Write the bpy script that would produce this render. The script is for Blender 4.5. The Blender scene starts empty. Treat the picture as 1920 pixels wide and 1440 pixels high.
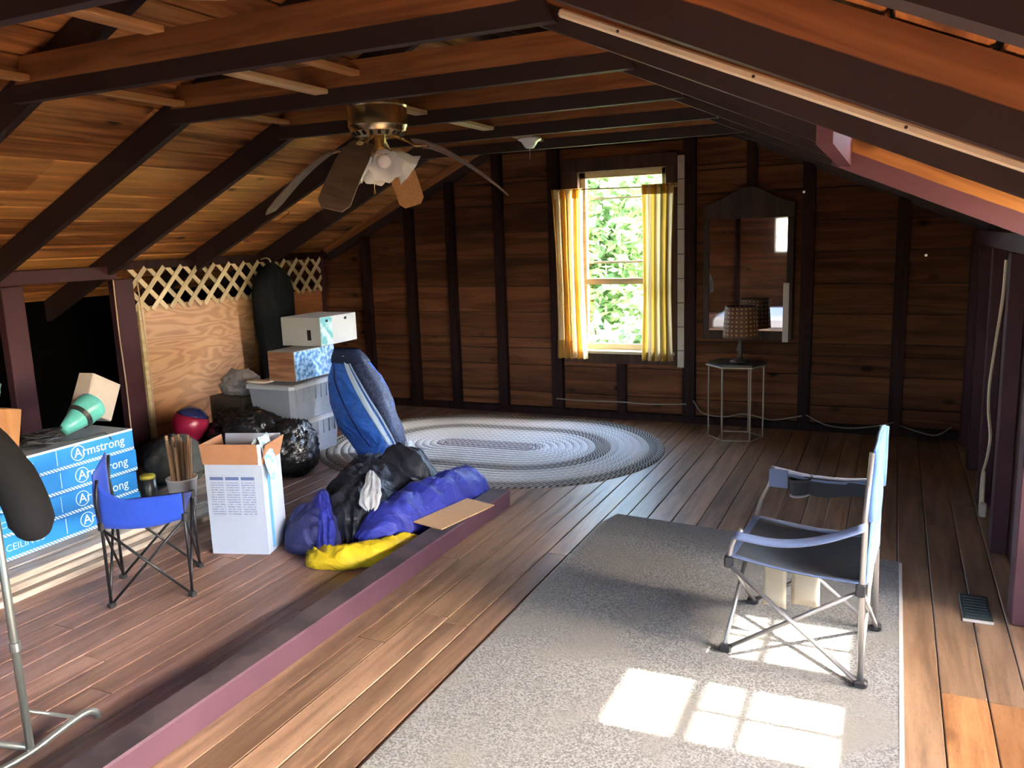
import bpy, math, random
from mathutils import Vector, Matrix, noise
random.seed(7)
R = math.radians
scene = bpy.context.scene
COL = scene.collection

# ------------------------------------------------------------------ camera, sky, sun, exposure
FPX, YAW, PITCH, ROLL, EYE = 1538.05, 0.438785, 0.17592, -0.034954, 1.6
fw = Vector((-math.sin(YAW)*math.cos(PITCH), math.cos(YAW)*math.cos(PITCH), -math.sin(PITCH)))
rt = Vector((math.cos(YAW), math.sin(YAW), 0)); up = rt.cross(fw)
r2 = math.cos(ROLL)*rt + math.sin(ROLL)*up; u2 = -math.sin(ROLL)*rt + math.cos(ROLL)*up
cam = bpy.data.objects.new('camera', bpy.data.cameras.new('camera'))
cam.matrix_world = Matrix(((r2.x, u2.x, -fw.x, 0), (r2.y, u2.y, -fw.y, 0), (r2.z, u2.z, -fw.z, EYE), (0, 0, 0, 1)))
cam.data.sensor_width = 36; cam.data.lens = FPX/1920*36; cam.data.clip_start = .02; cam.data.clip_end = 300
COL.objects.link(cam); scene.camera = cam
scene.view_settings.view_transform = 'Standard'; scene.view_settings.look = 'None'
scene.view_settings.gamma = 1; scene.view_settings.use_curve_mapping = False
scene.view_settings.exposure = 4.4
scene.cycles.use_denoising = True
scene.cycles.max_bounces = 14; scene.cycles.diffuse_bounces = 7; scene.cycles.transparent_max_bounces = 16
scene.cycles.sample_clamp_indirect = 6

SUN_EL = math.atan(.65)
world = bpy.data.worlds.new('sky'); scene.world = world; world.use_nodes = True
wn = world.node_tree.nodes; wl = world.node_tree.links; wn.clear()
wo = wn.new('ShaderNodeOutputWorld'); wb = wn.new('ShaderNodeBackground'); ws = wn.new('ShaderNodeTexSky')
ws.sky_type = 'NISHITA'; ws.sun_disc = False; ws.sun_elevation = SUN_EL; ws.sun_rotation = R(90)
ws.air_density = 1; ws.dust_density = 2.5
wb.inputs['Strength'].default_value = .85
wl.new(ws.outputs[0], wb.inputs[0]); wl.new(wb.outputs[0], wo.inputs[0])
sun = bpy.data.objects.new('sun', bpy.data.lights.new('sun', 'SUN'))
sun.data.energy = 4.0; sun.data.angle = R(.53); sun.data.color = (1, .93, .82)
sd = Vector((-1, -.02, -.65)); sun.rotation_euler = sd.to_track_quat('-Z', 'Y').to_euler(); sun.location = (8, 2, 7)
COL.objects.link(sun)

# ------------------------------------------------------------------ helpers
def tag(o, label=None, cat=None, group=None, kind=None):
    if label: o['label'] = label
    if cat: o['category'] = cat
    if group: o['group'] = group
    if kind: o['kind'] = kind
    return o
def thing(name, loc=(0, 0, 0), label=None, cat=None, group=None, kind=None):
    o = bpy.data.objects.new(name, None); o.empty_display_size = .05
    o.location = loc; COL.objects.link(o)
    return tag(o, label, cat, group, kind)
def wloc(o):
    v = Vector((0, 0, 0))
    while o is not None: v += o.location; o = o.parent
    return v
class MB:
    def __init__(s): s.v = []; s.f = []; s.uv = {}
    def add(s, vs, fs):
        b = len(s.v); s.v += [Vector(p) for p in vs]; s.f += [tuple(i+b for i in f) for f in fs]; return s
    def box(s, x0, x1, y0, y1, z0, z1):
        return s.add([(x0,y0,z0),(x1,y0,z0),(x1,y1,z0),(x0,y1,z0),(x0,y0,z1),(x1,y0,z1),(x1,y1,z1),(x0,y1,z1)],
            [(3,2,1,0),(4,5,6,7),(0,1,5,4),(1,2,6,5),(2,3,7,6),(3,0,4,7)])
    def cbox(s, x0, x1, y0, y1, z0, z1, b=.006):   # chamfered box
        pts = []
        for z, i in ((z0, b), (z0+b, 0), (z1-b, 0), (z1, b)):
            pts.append([(x0+i+b,y0+i,z),(x1-i-b,y0+i,z),(x1-i,y0+i+b,z),(x1-i,y1-i-b,z),(x1-i-b,y1-i,z),(x0+i+b,y1-i,z),(x0+i,y1-i-b,z),(x0+i,y0+i+b,z)])
        return s.loft(pts)
    def xbox(s, M, sx, sy, sz, b=None):       # box centred in frame M
        t = MB()
        if b: t.cbox(-sx/2, sx/2, -sy/2, sy/2, -sz/2, sz/2, b)
        else: t.box(-sx/2, sx/2, -sy/2, sy/2, -sz/2, sz/2)
        return s.add([M @ p for p in t.v], t.f)
    def prism(s, poly, axis, a, b):           # polygon extruded along an axis
        def mk(p, t):
            return {'x': (t, p[0], p[1]), 'y': (p[0], t, p[1]), 'z': (p[0], p[1], t)}[axis]
        n = len(poly); vs = [mk(p, a) for p in poly] + [mk(p, b) for p in poly]
        fs = [tuple(range(n-1, -1, -1)), tuple(range(n, 2*n))] + [(i, (i+1) % n, n+(i+1) % n, n+i) for i in range(n)]
        return s.add(vs, fs)
    def loft(s, rings, cap=True, closed=True):
        n = len(rings[0]); vs = [p for r in rings for p in r]; fs = []
        for k in range(len(rings)-1):
            for i in range(n if closed else n-1):
                j = (i+1) % n; fs.append((k*n+i, k*n+j, (k+1)*n+j, (k+1)*n+i))
        if cap: fs += [tuple(range(n-1, -1, -1)), tuple(range((len(rings)-1)*n, len(rings)*n))]
        return s.add(vs, fs)
    def tube(s, pts, r, n=8, flat=1.0, closed=False):
        pts = [Vector(p) for p in pts]; rings = []; prev = None
        for i, p in enumerate(pts):
            if closed: t = pts[(i+1) % len(pts)] - pts[i-1]
            else: t = pts[min(i+1, len(pts)-1)] - pts[max(i-1, 0)]
            t.normalize()
            ref = prev if prev is not None else (Vector((0, 0, 1)) if abs(t.z) < .9 else Vector((1, 0, 0)))
            a = ref - ref.dot(t)*t
            if a.length < 1e-6: a = t.orthogonal()
            a.normalize(); prev = a; b = t.cross(a)
            rr = r[i] if isinstance(r, (list, tuple)) else r
            rings.append([p + rr*(math.cos(q)*a*flat + math.sin(q)*b) for q in (2*math.pi*k/n for k in range(n))])
        if closed: rings.append(rings[0])
        return s.loft(rings, cap=not closed)
    def lathe(s, prof, c=(0, 0, 0), n=24, M=None, cap=True, fn=None):
        c = Vector(c); rings = []
        for r, z in prof:
            ring = []
            for k in range(n):
                a = 2*math.pi*k/n; q = fn(a, r, z) if fn else (r, z)
                p = Vector((q[0]*math.cos(a), q[0]*math.sin(a), q[1]))
                ring.append((M @ p) if M else p + c)
            rings.append(ring)
        return s.loft(rings, cap=cap)
    def grid(s, nu, nv, fn, thick=0):
        P = [[Vector(fn(i/nu, j/nv)) for j in range(nv+1)] for i in range(nu+1)]
        w = nv+1
        def idx(i, j): return i*w+j
        vs = [p for row in P for p in row]
        fs = [(idx(i, j), idx(i+1, j), idx(i+1, j+1), idx(i, j+1)) for i in range(nu) for j in range(nv)]
        if thick:
            N = []
            for i in range(nu+1):
                for j in range(nv+1):
                    du = P[min(i+1, nu)][j]-P[max(i-1, 0)][j]; dv = P[i][min(j+1, nv)]-P[i][max(j-1, 0)]
                    n = du.cross(dv); N.append(n.normalized() if n.length > 1e-9 else Vector((0, 0, 1)))
            m = len(vs); vs = vs + [v-thick*n for v, n in zip(vs, N)]
            fs += [tuple(m+k for k in reversed(f)) for f in fs]
            bd = [idx(i, 0) for i in range(nu+1)] + [idx(nu, j) for j in range(1, nv+1)] + [idx(i, nv) for i in range(nu-1, -1, -1)] + [idx(0, j) for j in range(nv-1, 0, -1)]
            for a, b in zip(bd, bd[1:]+bd[:1]): fs.append((b, a, m+a, m+b))
        return s.add(vs, fs)
    def blob(s, c, rad, amp=.15, freq=2.0, seed=0, nu=36, nv=22, floor=None, ridge=False, warp=None):
        c = Vector(c); rings = []
        for i in range(1, nv):
            th = math.pi*i/nv; ring = []
            for k in range(nu):
                ph = 2*math.pi*k/nu
                d = Vector((math.sin(th)*math.cos(ph), math.sin(th)*math.sin(ph), -math.cos(th)))
                q = d*freq + Vector((seed*3.1, seed*1.7, seed*2.3))
                h = noise.noise(q)
                if ridge: h = .6*h + .7*(1-2*abs(noise.noise(q*2.3))) - .35 + .25*(1-2*abs(noise.noise(q*5.1)))
                else: h += .4*noise.noise(q*2.7)
                p = Vector((d.x*rad[0], d.y*rad[1], d.z*rad[2]))*(1+amp*h) + c
                if warp: p = warp(p)
                if floor is not None and p.z < floor: p.z = floor
                ring.append(p)
            rings.append(ring)
        return s.loft(rings)
    def build(s, name, mat, parent=None, M=None, smooth=False, kind=None):
        me = bpy.data.meshes.new(name)
        if M is None:
            n = len(s.v); lo = [min(p[i] for p in s.v) for i in range(3)]; hi = [max(p[i] for p in s.v) for i in range(3)]
            c = Vector([(a+b)/2 for a, b in zip(lo, hi)]); vs = [p-c for p in s.v]
        else: vs = s.v
        me.from_pydata(vs, [], s.f); me.materials.append(mat)
        if smooth: me.shade_smooth()
        o = bpy.data.objects.new(name, me); COL.objects.link(o)
        if parent is not None: o.parent = parent; off = wloc(parent)
        else: off = Vector((0, 0, 0))
        if M is None: o.location = c-off
        else:
            M2 = M.copy(); M2.translation = M.translation-off; o.matrix_local = M2; o.location = M2.translation
        if kind: o['kind'] = kind
        return o
def text_part(txt, size, M, mat, parent, name='lettering', depth=.0008, align='LEFT'):
    cu = bpy.data.curves.new('t', 'FONT'); cu.body = txt; cu.size = size; cu.extrude = depth; cu.align_x = align
    cu.resolution_u = 3
    to = bpy.data.objects.new('t', cu); COL.objects.link(to)
    dg = bpy.context.evaluated_depsgraph_get(); dg.update()
    me = bpy.data.meshes.new_from_object(to.evaluated_get(dg)); bpy.data.objects.remove(to)
    me.name = name; me.materials.clear(); me.materials.append(mat)
    o = bpy.data.objects.new(name, me); COL.objects.link(o); o.parent = parent
    M2 = M.copy(); M2.translation = M.translation-wloc(parent); o.matrix_local = M2
    return o
def frame(o, x, y, z=None):
    x = Vector(x).normalized(); y = Vector(y).normalized(); z = x.cross(y).normalized() if z is None else Vector(z)
    return Matrix(((x.x, y.x, z.x, o[0]), (x.y, y.y, z.y, o[1]), (x.z, y.z, z.z, o[2]), (0, 0, 0, 1)))
def smoothpts(pts, k=6):   # Catmull-Rom
    P = [Vector(p) for p in pts]; P = [P[0]*2-P[1]]+P+[P[-1]*2-P[-2]]; out = []
    for i in range(1, len(P)-2):
        for j in range(k):
            t = j/k
            out.append(.5*((2*P[i])+(P[i+1]-P[i-1])*t+(2*P[i-1]-5*P[i]+4*P[i+1]-P[i+2])*t*t+(3*P[i]-P[i-1]-3*P[i+1]+P[i+2])*t**3))
    out.append(P[-2]); return out

# ------------------------------------------------------------------ materials
def newmat(name):
    m = bpy.data.materials.new(name); m.use_nodes = True; nt = m.node_tree
    return m, nt, nt.nodes['Principled BSDF']
def nd(nt, t, **k):
    n = nt.nodes.new(t)
    for a, b in k.items(): setattr(n, a, b)
    return n
def math_(nt, op, a, b=None, clamp=False):
    n = nd(nt, 'ShaderNodeMath', operation=op, use_clamp=clamp)
    for i, x in enumerate((a, b)):
        if x is None: continue
        if isinstance(x, (int, float)): n.inputs[i].default_value = x
        else: nt.links.new(x, n.inputs[i])
    return n.outputs[0]
def mixc(nt, f, a, b, mode='MIX'):
    n = nd(nt, 'ShaderNodeMix', data_type='RGBA', blend_type=mode)
    for i, x in ((0, f), (6, a), (7, b)):
        if isinstance(x, (int, float)): n.inputs[i].default_value = x
        elif isinstance(x, (tuple, list)): n.inputs[i].default_value = (*x[:3], 1)
        else: nt.links.new(x, n.inputs[i])
    return n.outputs[2]
def bump(nt, b, h, strength=.3, dist=.01):
    n = nd(nt, 'ShaderNodeBump'); n.inputs['Strength'].default_value = strength; n.inputs['Distance'].default_value = dist
    nt.links.new(h, n.inputs['Height']); nt.links.new(n.outputs[0], b.inputs['Normal'])
def rampf(nt, f, a, b):
    n = nd(nt, 'ShaderNodeMapRange', interpolation_type='SMOOTHSTEP'); n.inputs[1].default_value = a; n.inputs[2].default_value = b
    nt.links.new(f, n.inputs[0]); return n.outputs[0]
def objco(nt, rnd=True):
    tc = nd(nt, 'ShaderNodeTexCoord'); oi = nd(nt, 'ShaderNodeObjectInfo')
    if not rnd: return tc.outputs['Object'], oi.outputs['Random']
    sc = nd(nt, 'ShaderNodeVectorMath', operation='SCALE'); sc.inputs[0].default_value = (37, 53, 71)
    nt.links.new(oi.outputs['Random'], sc.inputs['Scale'])
    ad = nd(nt, 'ShaderNodeVectorMath', operation='ADD')
    nt.links.new(tc.outputs['Object'], ad.inputs[0]); nt.links.new(sc.outputs[0], ad.inputs[1])
    return ad.outputs[0], oi.outputs['Random']
def wood_color(nt, co, rnd, c1, c2, axis, var=.35, knots=.7, sc=1.0, c3=None):
    mp = nd(nt, 'ShaderNodeMapping'); s = [11*sc]*3; s['XYZ'.index(axis)] = .8*sc
    mp.inputs['Scale'].default_value = s; nt.links.new(co, mp.inputs[0])
    n1 = nd(nt, 'ShaderNodeTexNoise'); n1.inputs['Scale'].default_value = 1.6; n1.inputs['Detail'].default_value = 5; n1.inputs['Distortion'].default_value = .9
    nt.links.new(mp.outputs[0], n1.inputs['Vector'])
    n2 = nd(nt, 'ShaderNodeTexNoise'); n2.inputs['Scale'].default_value = 9; n2.inputs['Detail'].default_value = 3
    nt.links.new(mp.outputs[0], n2.inputs['Vector'])
    f = math_(nt, 'ADD', math_(nt, 'MULTIPLY', rampf(nt, n1.outputs[0], .3, .7), .75), math_(nt, 'MULTIPLY', n2.outputs[0], .3))
    col = mixc(nt, f, c1, c2)
    if c3 is not None: col = mixc(nt, rampf(nt, rnd, .55, .95), col, mixc(nt, f, [x*.7 for x in c3], c3))
    if knots:
        mk = nd(nt, 'ShaderNodeMapping'); k = [4.2]*3; k['XYZ'.index(axis)] = 2.2; mk.inputs['Scale'].default_value = k; nt.links.new(co, mk.inputs[0])
        vo = nd(nt, 'ShaderNodeTexVoronoi'); vo.inputs['Scale'].default_value = 1; nt.links.new(mk.outputs[0], vo.inputs['Vector'])
        kf = rampf(nt, vo.outputs['Distance'], .16, .04)
        col = mixc(nt, math_(nt, 'MULTIPLY', kf, knots), col, [x*.25 for x in c1])
    v = math_(nt, 'ADD', math_(nt, 'MULTIPLY', rnd, 2*var), 1-var)
    hsv = nd(nt, 'ShaderNodeHueSaturation'); nt.links.new(v, hsv.inputs['Value']); nt.links.new(col, hsv.inputs['Color'])
    return hsv.outputs[0], f
def wood(name, c1, c2, axis='Y', rough=.6, var=.25, knots=.7, sc=1.0, bmp=.25, c3=None, stain=0, spec=.35):
    m, nt, b = newmat(name); co, rnd = objco(nt)
    col, f = wood_color(nt, co, rnd, c1, c2, axis, var, knots, sc, c3)
    if stain:
        ms = nd(nt, 'ShaderNodeMapping'); q = [7]*3; q['XYZ'.index(axis)] = 1.3; ms.inputs['Scale'].default_value = q; nt.links.new(co, ms.inputs[0])
        n3 = nd(nt, 'ShaderNodeTexNoise'); n3.inputs['Scale'].default_value = 1.0; n3.inputs['Detail'].default_value = 6; n3.inputs['Roughness'].default_value = .65; nt.links.new(ms.outputs[0], n3.inputs['Vector'])
        col = mixc(nt, math_(nt, 'MULTIPLY', rampf(nt, n3.outputs[0], .48, .68), stain), col, [x*.35 for x in c1])
        n4 = nd(nt, 'ShaderNodeTexNoise'); n4.inputs['Scale'].default_value = 26; n4.inputs['Detail'].default_value = 2; nt.links.new(ms.outputs[0], n4.inputs['Vector'])
        col = mixc(nt, math_(nt, 'MULTIPLY', rampf(nt, n4.outputs[0], .55, .7), stain*.5), col, [x*.5 for x in c1])
    nt.links.new(col, b.inputs['Base Color']); b.inputs['Roughness'].default_value = rough
    b.inputs['Specular IOR Level'].default_value = spec
    bump(nt, b, f, bmp, .004); return m
def half_painted(name, c1, c2, paint, axis, zpaint, rough=.6):
    m, nt, b = newmat(name); co, rnd = objco(nt)
    col, f = wood_color(nt, co, rnd, c1, c2, axis, .2, .7)
    tc = nd(nt, 'ShaderNodeTexCoord'); sx = nd(nt, 'ShaderNodeSeparateXYZ'); nt.links.new(tc.outputs['Object'], sx.inputs[0])
    nz = nd(nt, 'ShaderNodeTexNoise'); nz.inputs['Scale'].default_value = 7; nt.links.new(co, nz.inputs['Vector'])
    e = math_(nt, 'SUBTRACT', math_(nt, 'ADD', sx.outputs[2], math_(nt, 'MULTIPLY', nz.outputs[0], .006)), zpaint+.003)
    k = rampf(nt, e, -.002, .002)
    nt.links.new(mixc(nt, k, paint, col), b.inputs['Base Color']); b.inputs['Roughness'].default_value = rough
    bump(nt, b, f, .2, .003); return m
def plain(name, c, rough=.6, metal=0, nscale=0, namp=.2, spec=.5, bmp=0, sheen=0):
    m, nt, b = newmat(name); b.inputs['Roughness'].default_value = rough; b.inputs['Metallic'].default_value = metal
    b.inputs['Specular IOR Level'].default_value = spec
    if sheen: b.inputs['Sheen Weight'].default_value = sheen
    if nscale:
        co, rnd = objco(nt); n = nd(nt, 'ShaderNodeTexNoise'); n.inputs['Scale'].default_value = nscale; n.inputs['Detail'].default_value = 4
        nt.links.new(co, n.inputs['Vector'])
        nt.links.new(mixc(nt, n.outputs[0], [x*(1-namp) for x in c], [min(1, x*(1+namp)) for x in c]), b.inputs['Base Color'])
        if bmp: bump(nt, b, n.outputs[0], bmp, .005)
    else: b.inputs['Base Color'].default_value = (*c, 1)
    return m
def crumple(name, c, rough, scale=9, strength=.6, spec=.5, dist=.02, c2=None):
    m, nt, b = newmat(name); co, rnd = objco(nt)
    n = nd(nt, 'ShaderNodeTexNoise', noise_type='RIDGED_MULTIFRACTAL') if False else nd(nt, 'ShaderNodeTexNoise')
    n.inputs['Scale'].default_value = scale; n.inputs['Detail'].default_value = 5; n.inputs['Distortion'].default_value = 1.2
    nt.links.new(co, n.inputs['Vector'])
    nt.links.new(mixc(nt, n.outputs[0], [x*.8 for x in c], c2 or [min(1, x*1.2) for x in c]), b.inputs['Base Color'])
    b.inputs['Roughness'].default_value = rough; b.inputs['Specular IOR Level'].default_value = spec
    bump(nt, b, n.outputs[0], strength, dist); return m
def glassmat(name, gl=.08, tint=(1, 1, 1)):
    m, nt, b = newmat(name); nt.nodes.remove(b)
    t = nd(nt, 'ShaderNodeBsdfTransparent'); g = nd(nt, 'ShaderNodeBsdfGlossy'); mx = nd(nt, 'ShaderNodeMixShader')
    t.inputs[0].default_value = (*tint, 1); g.inputs['Roughness'].default_value = .03; mx.inputs[0].default_value = gl
    nt.links.new(t.outputs[0], mx.inputs[1]); nt.links.new(g.outputs[0], mx.inputs[2])
    nt.links.new(mx.outputs[0], nt.nodes['Material Output'].inputs[0]); return m
def translucent(name, ca, cb, k=.45, stripes=None, rough=.8):
    m, nt, b = newmat(name); co, rnd = objco(nt, False)
    col = None
    if stripes:
        sx = nd(nt, 'ShaderNodeSeparateXYZ'); nt.links.new(co, sx.inputs[0])
        f = rampf(nt, math_(nt, 'SINE', math_(nt, 'MULTIPLY', sx.outputs[0], stripes)), -.3, .5); col = mixc(nt, f, ca, cb)
    else:
        n = nd(nt, 'ShaderNodeTexNoise'); n.inputs['Scale'].default_value = 8; nt.links.new(co, n.inputs['Vector']); col = mixc(nt, n.outputs[0], ca, cb)
    nt.links.new(col, b.inputs['Base Color']); b.inputs['Roughness'].default_value = rough; b.inputs['Specular IOR Level'].default_value = .2
    t = nd(nt, 'ShaderNodeBsdfTranslucent'); nt.links.new(col, t.inputs[0])
    mx = nd(nt, 'ShaderNodeMixShader'); mx.inputs[0].default_value = k
    nt.links.new(b.outputs[0], mx.inputs[1]); nt.links.new(t.outputs[0], mx.inputs[2]); nt.links.new(mx.outputs[0], nt.nodes['Material Output'].inputs[0])
    return m

PURPLE = (.15, .055, .078); SHADED_PURPLE = (.026, .0115, .0125)  # second is the same purple with shade put into the colour
RAW1, RAW2 = (.13, .048, .015), (.36, .155, .05)
M = {}
M['floor'] = wood('floor_wood', (.13, .072, .043), (.33, .20, .125), 'Y', .4, .28, .5, 1, .3, stain=.5)
M['floor_red'] = wood('floor_wood_red', (.16, .085, .06), (.34, .20, .145), 'Y', .45, .22, .5, 1, .3, stain=.5)
M['floor_orange'] = wood('floor_wood_orange', (.22, .085, .028), (.47, .22, .09), 'Y', .4, .25, .5, 1, .3, stain=.5)
M['floor_grey'] = wood('floor_wood_grey', (.15, .085, .045), (.33, .20, .115), 'Y', .4, .2, .5, 1, .3, stain=.5)
M['wallboard'] = wood('wall_board', (.040, .014, .006), (.165, .062, .026), 'X', .75, .32, 1, .8, .3, spec=.12)
M['roofboard'] = wood('roof_board', (.16, .052, .014), (.70, .30, .095), 'Y', .65, .34, 1, .9, .6, c3=(.62, .30, .09))
M['stud'] = wood('stud_dark', (.014, .006, .006), (.032, .013, .012), 'Z', .7, .2, 0, spec=.12)
M['rafter'] = half_painted('rafter_wood', RAW1, RAW2, SHADED_PURPLE, 'X', .07)
M['rafter_dark'] = half_painted('rafter_painted', RAW1, RAW2, SHADED_PURPLE, 'X', 1)
M['collar'] = half_painted('collar_wood', RAW1, RAW2, SHADED_PURPLE, 'X', -.02)
M['trimmer'] = half_painted('trimmer_wood', (.30, .10, .025), (.62, .27, .07), PURPLE, 'X', .02)
M['purple'] = plain('purple_paint', PURPLE, .5, 0, 5, .25)
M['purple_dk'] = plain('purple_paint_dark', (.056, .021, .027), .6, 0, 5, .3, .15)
M['maroon'] = plain('maroon_paint', (.085, .030, .034), .5, 0, 5, .3)
M['strip'] = wood('furring_wood', (.32, .15, .05), (.62, .36, .15), 'Y', .6, .2, .3)
M['strip_pale'] = wood('furring_pale', (.42, .30, .15), (.68, .54, .32), 'Y', .6, .15, .2)
M['dark'] = plain('dark_shell', (.03, .02, .016), .9)
M['lumber'] = wood('lumber_pale', (.20, .145, .105), (.54, .46, .38), 'Y', .65, .22, .3)

# ------------------------------------------------------------------ the setting
XCL, XCR, ZC = -3.46, -1.04, 2.25
SLS = {-1: .47, 1: .445}; THS = {k: math.atan(v) for k, v in SLS.items()}
XR = (SLS[1]*XCR+SLS[-1]*XCL)/(SLS[-1]+SLS[1]); ZRIDGE = ZC+SLS[-1]*(XR-XCL); DEP = .16
YB, YF = 6.86, -3.0         # back wall boards front face, rear wall
def zin(x): return ZRIDGE - SLS[1 if x > XR else -1]*abs(x-XR)
XL_OUT, XR_OUT = -7.0, 2.3
DY0, DY1, DX0, DX1, DZ = -.55, 3.58, -.2, 1.8, zin(-.2)+DEP; DYM = 2.55

floor = thing('floor', (0, 0, 0), 'worn brown plank floor of the attic', 'floor', kind='structure')
MB().box(-7.1, 2.4, -3.1, 7.0, -.14, -.022).build('subfloor', M['dark'], floor)
x = -5.3; rr = random.Random(3)
while x < 1.86:
    w = rr.uniform(.105, .145)
    if x > .07: cuts = [-3, 2.96+rr.uniform(-.02, .02), 5.1+rr.uniform(-.4, .4), YB+.05]
    else:
        a = rr.uniform(-.5, 3.6); cuts = [-3, a, a+rr.uniform(2.4, 3.2), YB+.05] if a < 3 else [-3, a, YB+.05]
    for i in range(len(cuts)-1):
        cy = (cuts[i]+cuts[i+1])/2
        mt = 'floor_red' if x < -2.2 else ('floor_orange' if x > .07 and i == 0 else ('floor' if cuts[i+1] < 4 else 'floor_grey'))
        dz = rr.uniform(-.0015, .0008)
        MB().cbox(x+.0018, x+w-.0018, cuts[i]+.0008, cuts[i+1]-.0008, -.0215, dz, .003).build('plank', M[mt], floor)
    x += w

# back wall: horizontal boards with the window left open, studs in front
wb_ = thing('wall_back', (0, YB, 0), 'dark brown board gable wall with bare studs behind the window', 'wall', kind='structure')
WX0, WX1, WZ0, WZ1 = -2.50, -1.74, .60, 2.13
def gx(z, s):
    r = (ZRIDGE+DEP-z)/SLS[s]
    return max(-7.0, XR-r) if s < 0 else min(2.3, XR+r)
zs = [-.02]
while zs[-1] < ZRIDGE+DEP-.12: zs.append(zs[-1]+rr.choice((.19, .215, .235, .25)))
zs[-1] = ZRIDGE+DEP-.01
# split rows at the window head and sill
zz = sorted(set(zs+[WZ0, WZ1])); zz = [z for i, z in enumerate(zz) if i == 0 or z-zz[i-1] > .045 or z in (WZ0, WZ1)]
for z0, z1 in zip(zz, zz[1:]):
    segs = [(None, None)]
    if z0 > WZ0-.01 and z1 < WZ1+.01: segs = [(None, WX0), (WX1, None)]
    for a, b in segs:
        g = .004
        la, lb = (gx(z0, -1), gx(z1, -1)) if a is None else (a, a)
        ra, rb = (gx(z0, 1), gx(z1, 1)) if b is None else (b, b)
        jt = rr.choice((-3.28, -2.72, -.62)) if a is None and b is None else None
        pcs = [((la, lb), (jt-.001, jt-.001)), ((jt+.001, jt+.001), (ra, rb))] if jt and lb < jt-.3 and rb > jt+.3 else [((la, lb), (ra, rb))]
        dy = rr.uniform(-.004, .004)
        for (p0, p1), (q0, q1) in pcs:
            MB().prism([(p0, z0+g), (q0, z0+g), (q1, z1-g), (p1, z1-g)], 'y', YB+dy, YB+.03).build('board', M['wallboard'], wb_)
# solid siding behind the boards
def wall_skin(name, y0, y1, par, hole=None):
    xs = [-7.0, 2.3] if not hole else [-7.0, hole[0], hole[1], 2.3]
    if not hole:
        MB().prism([(-7.0, -.1), (2.3, -.1), (2.3, gx(0, 1) and zin(2.3)+DEP+.033), (XR, ZRIDGE+DEP+.033), (-7.0, zin(-7)+DEP+.033)], 'y', y0, y1).build(name, M['dark'], par); return
    h = hole
    MB().prism([(-7.0, -.1), (h[0], -.1), (h[0], zin(h[0])+DEP+.033), (-7, zin(-7)+DEP+.033)], 'y', y0, y1).build(name, M['dark'], par)
    pr = [(h[1], -.1), (2.3, -.1), (2.3, zin(2.3)+DEP+.033), (h[1], zin(h[1])+DEP+.033)]
    if h[1] < XR: pr.append((XR, ZRIDGE+DEP+.033)); pr = pr[:3]+[pr[4], pr[3]]
    MB().prism(pr, 'y', y0, y1).build(name, M['dark'], par)
    MB().box(h[0], h[1], y0, y1, -.1, h[2]).build(name, M['dark'], par)
    tp = [(h[0], h[3]), (h[1], h[3]), (h[1], zin(h[1])+DEP+.033)] + ([(XR, ZRIDGE+DEP+.033)] if h[0] < XR < h[1] else []) + [(h[0], zin(h[0])+DEP+.033)]
    MB().prism(tp, 'y', y0, y1).build(name, M['dark'], par)
wall_skin('siding', YB+.032, YB+.06, wb_, (WX0, WX1, WZ0, WZ1))
SY = 6.79
for sx, z0, z1, w in ((-4.75, .06, None, .085), (-4.23, .06, None, .085), (-3.78, .06, None, .08), (-3.28, .06, None, .085), (-2.735, .06, None, .10), (-1.545, .06, None, .10),
                      (-.625, .06, None, .09), (.04, .06, None, .09), (-2.135, .06, .50, .075), (-1.053, 1.93, None, .075)):
    zt = min(zin(sx-.04), zin(sx+.04))+.05
    MB().box(sx-w/2, sx+w/2, SY, YB-.006, z0, z1 or zt).build('stud', M['stud'], wb_)
MB().box(-5.15, .48, SY-.01, YB-.006, 0, .06).build('bottom_plate', M['stud'], wb_)
# two end rafters lying against the gable boards
for s in (-1, 1):
    TH = THS[s]; L = 2.9/math.cos(TH)
    Mx = Matrix.Translation((XR, SY+.03, ZRIDGE)) @ Matrix.Rotation(TH*s, 4, 'Y')
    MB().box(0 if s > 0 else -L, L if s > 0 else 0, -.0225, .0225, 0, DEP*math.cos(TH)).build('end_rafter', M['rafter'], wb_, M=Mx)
nc = MB()  # bright dot on the boards stands in for daylight through a pinhole
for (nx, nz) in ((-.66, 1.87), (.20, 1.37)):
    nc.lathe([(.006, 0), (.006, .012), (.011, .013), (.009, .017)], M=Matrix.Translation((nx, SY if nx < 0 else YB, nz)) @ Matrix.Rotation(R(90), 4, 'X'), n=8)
nc.build('nail_light_dot', plain('bright_dot_metal', (.7, .68, .62), .3, 1), wb_)

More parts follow.
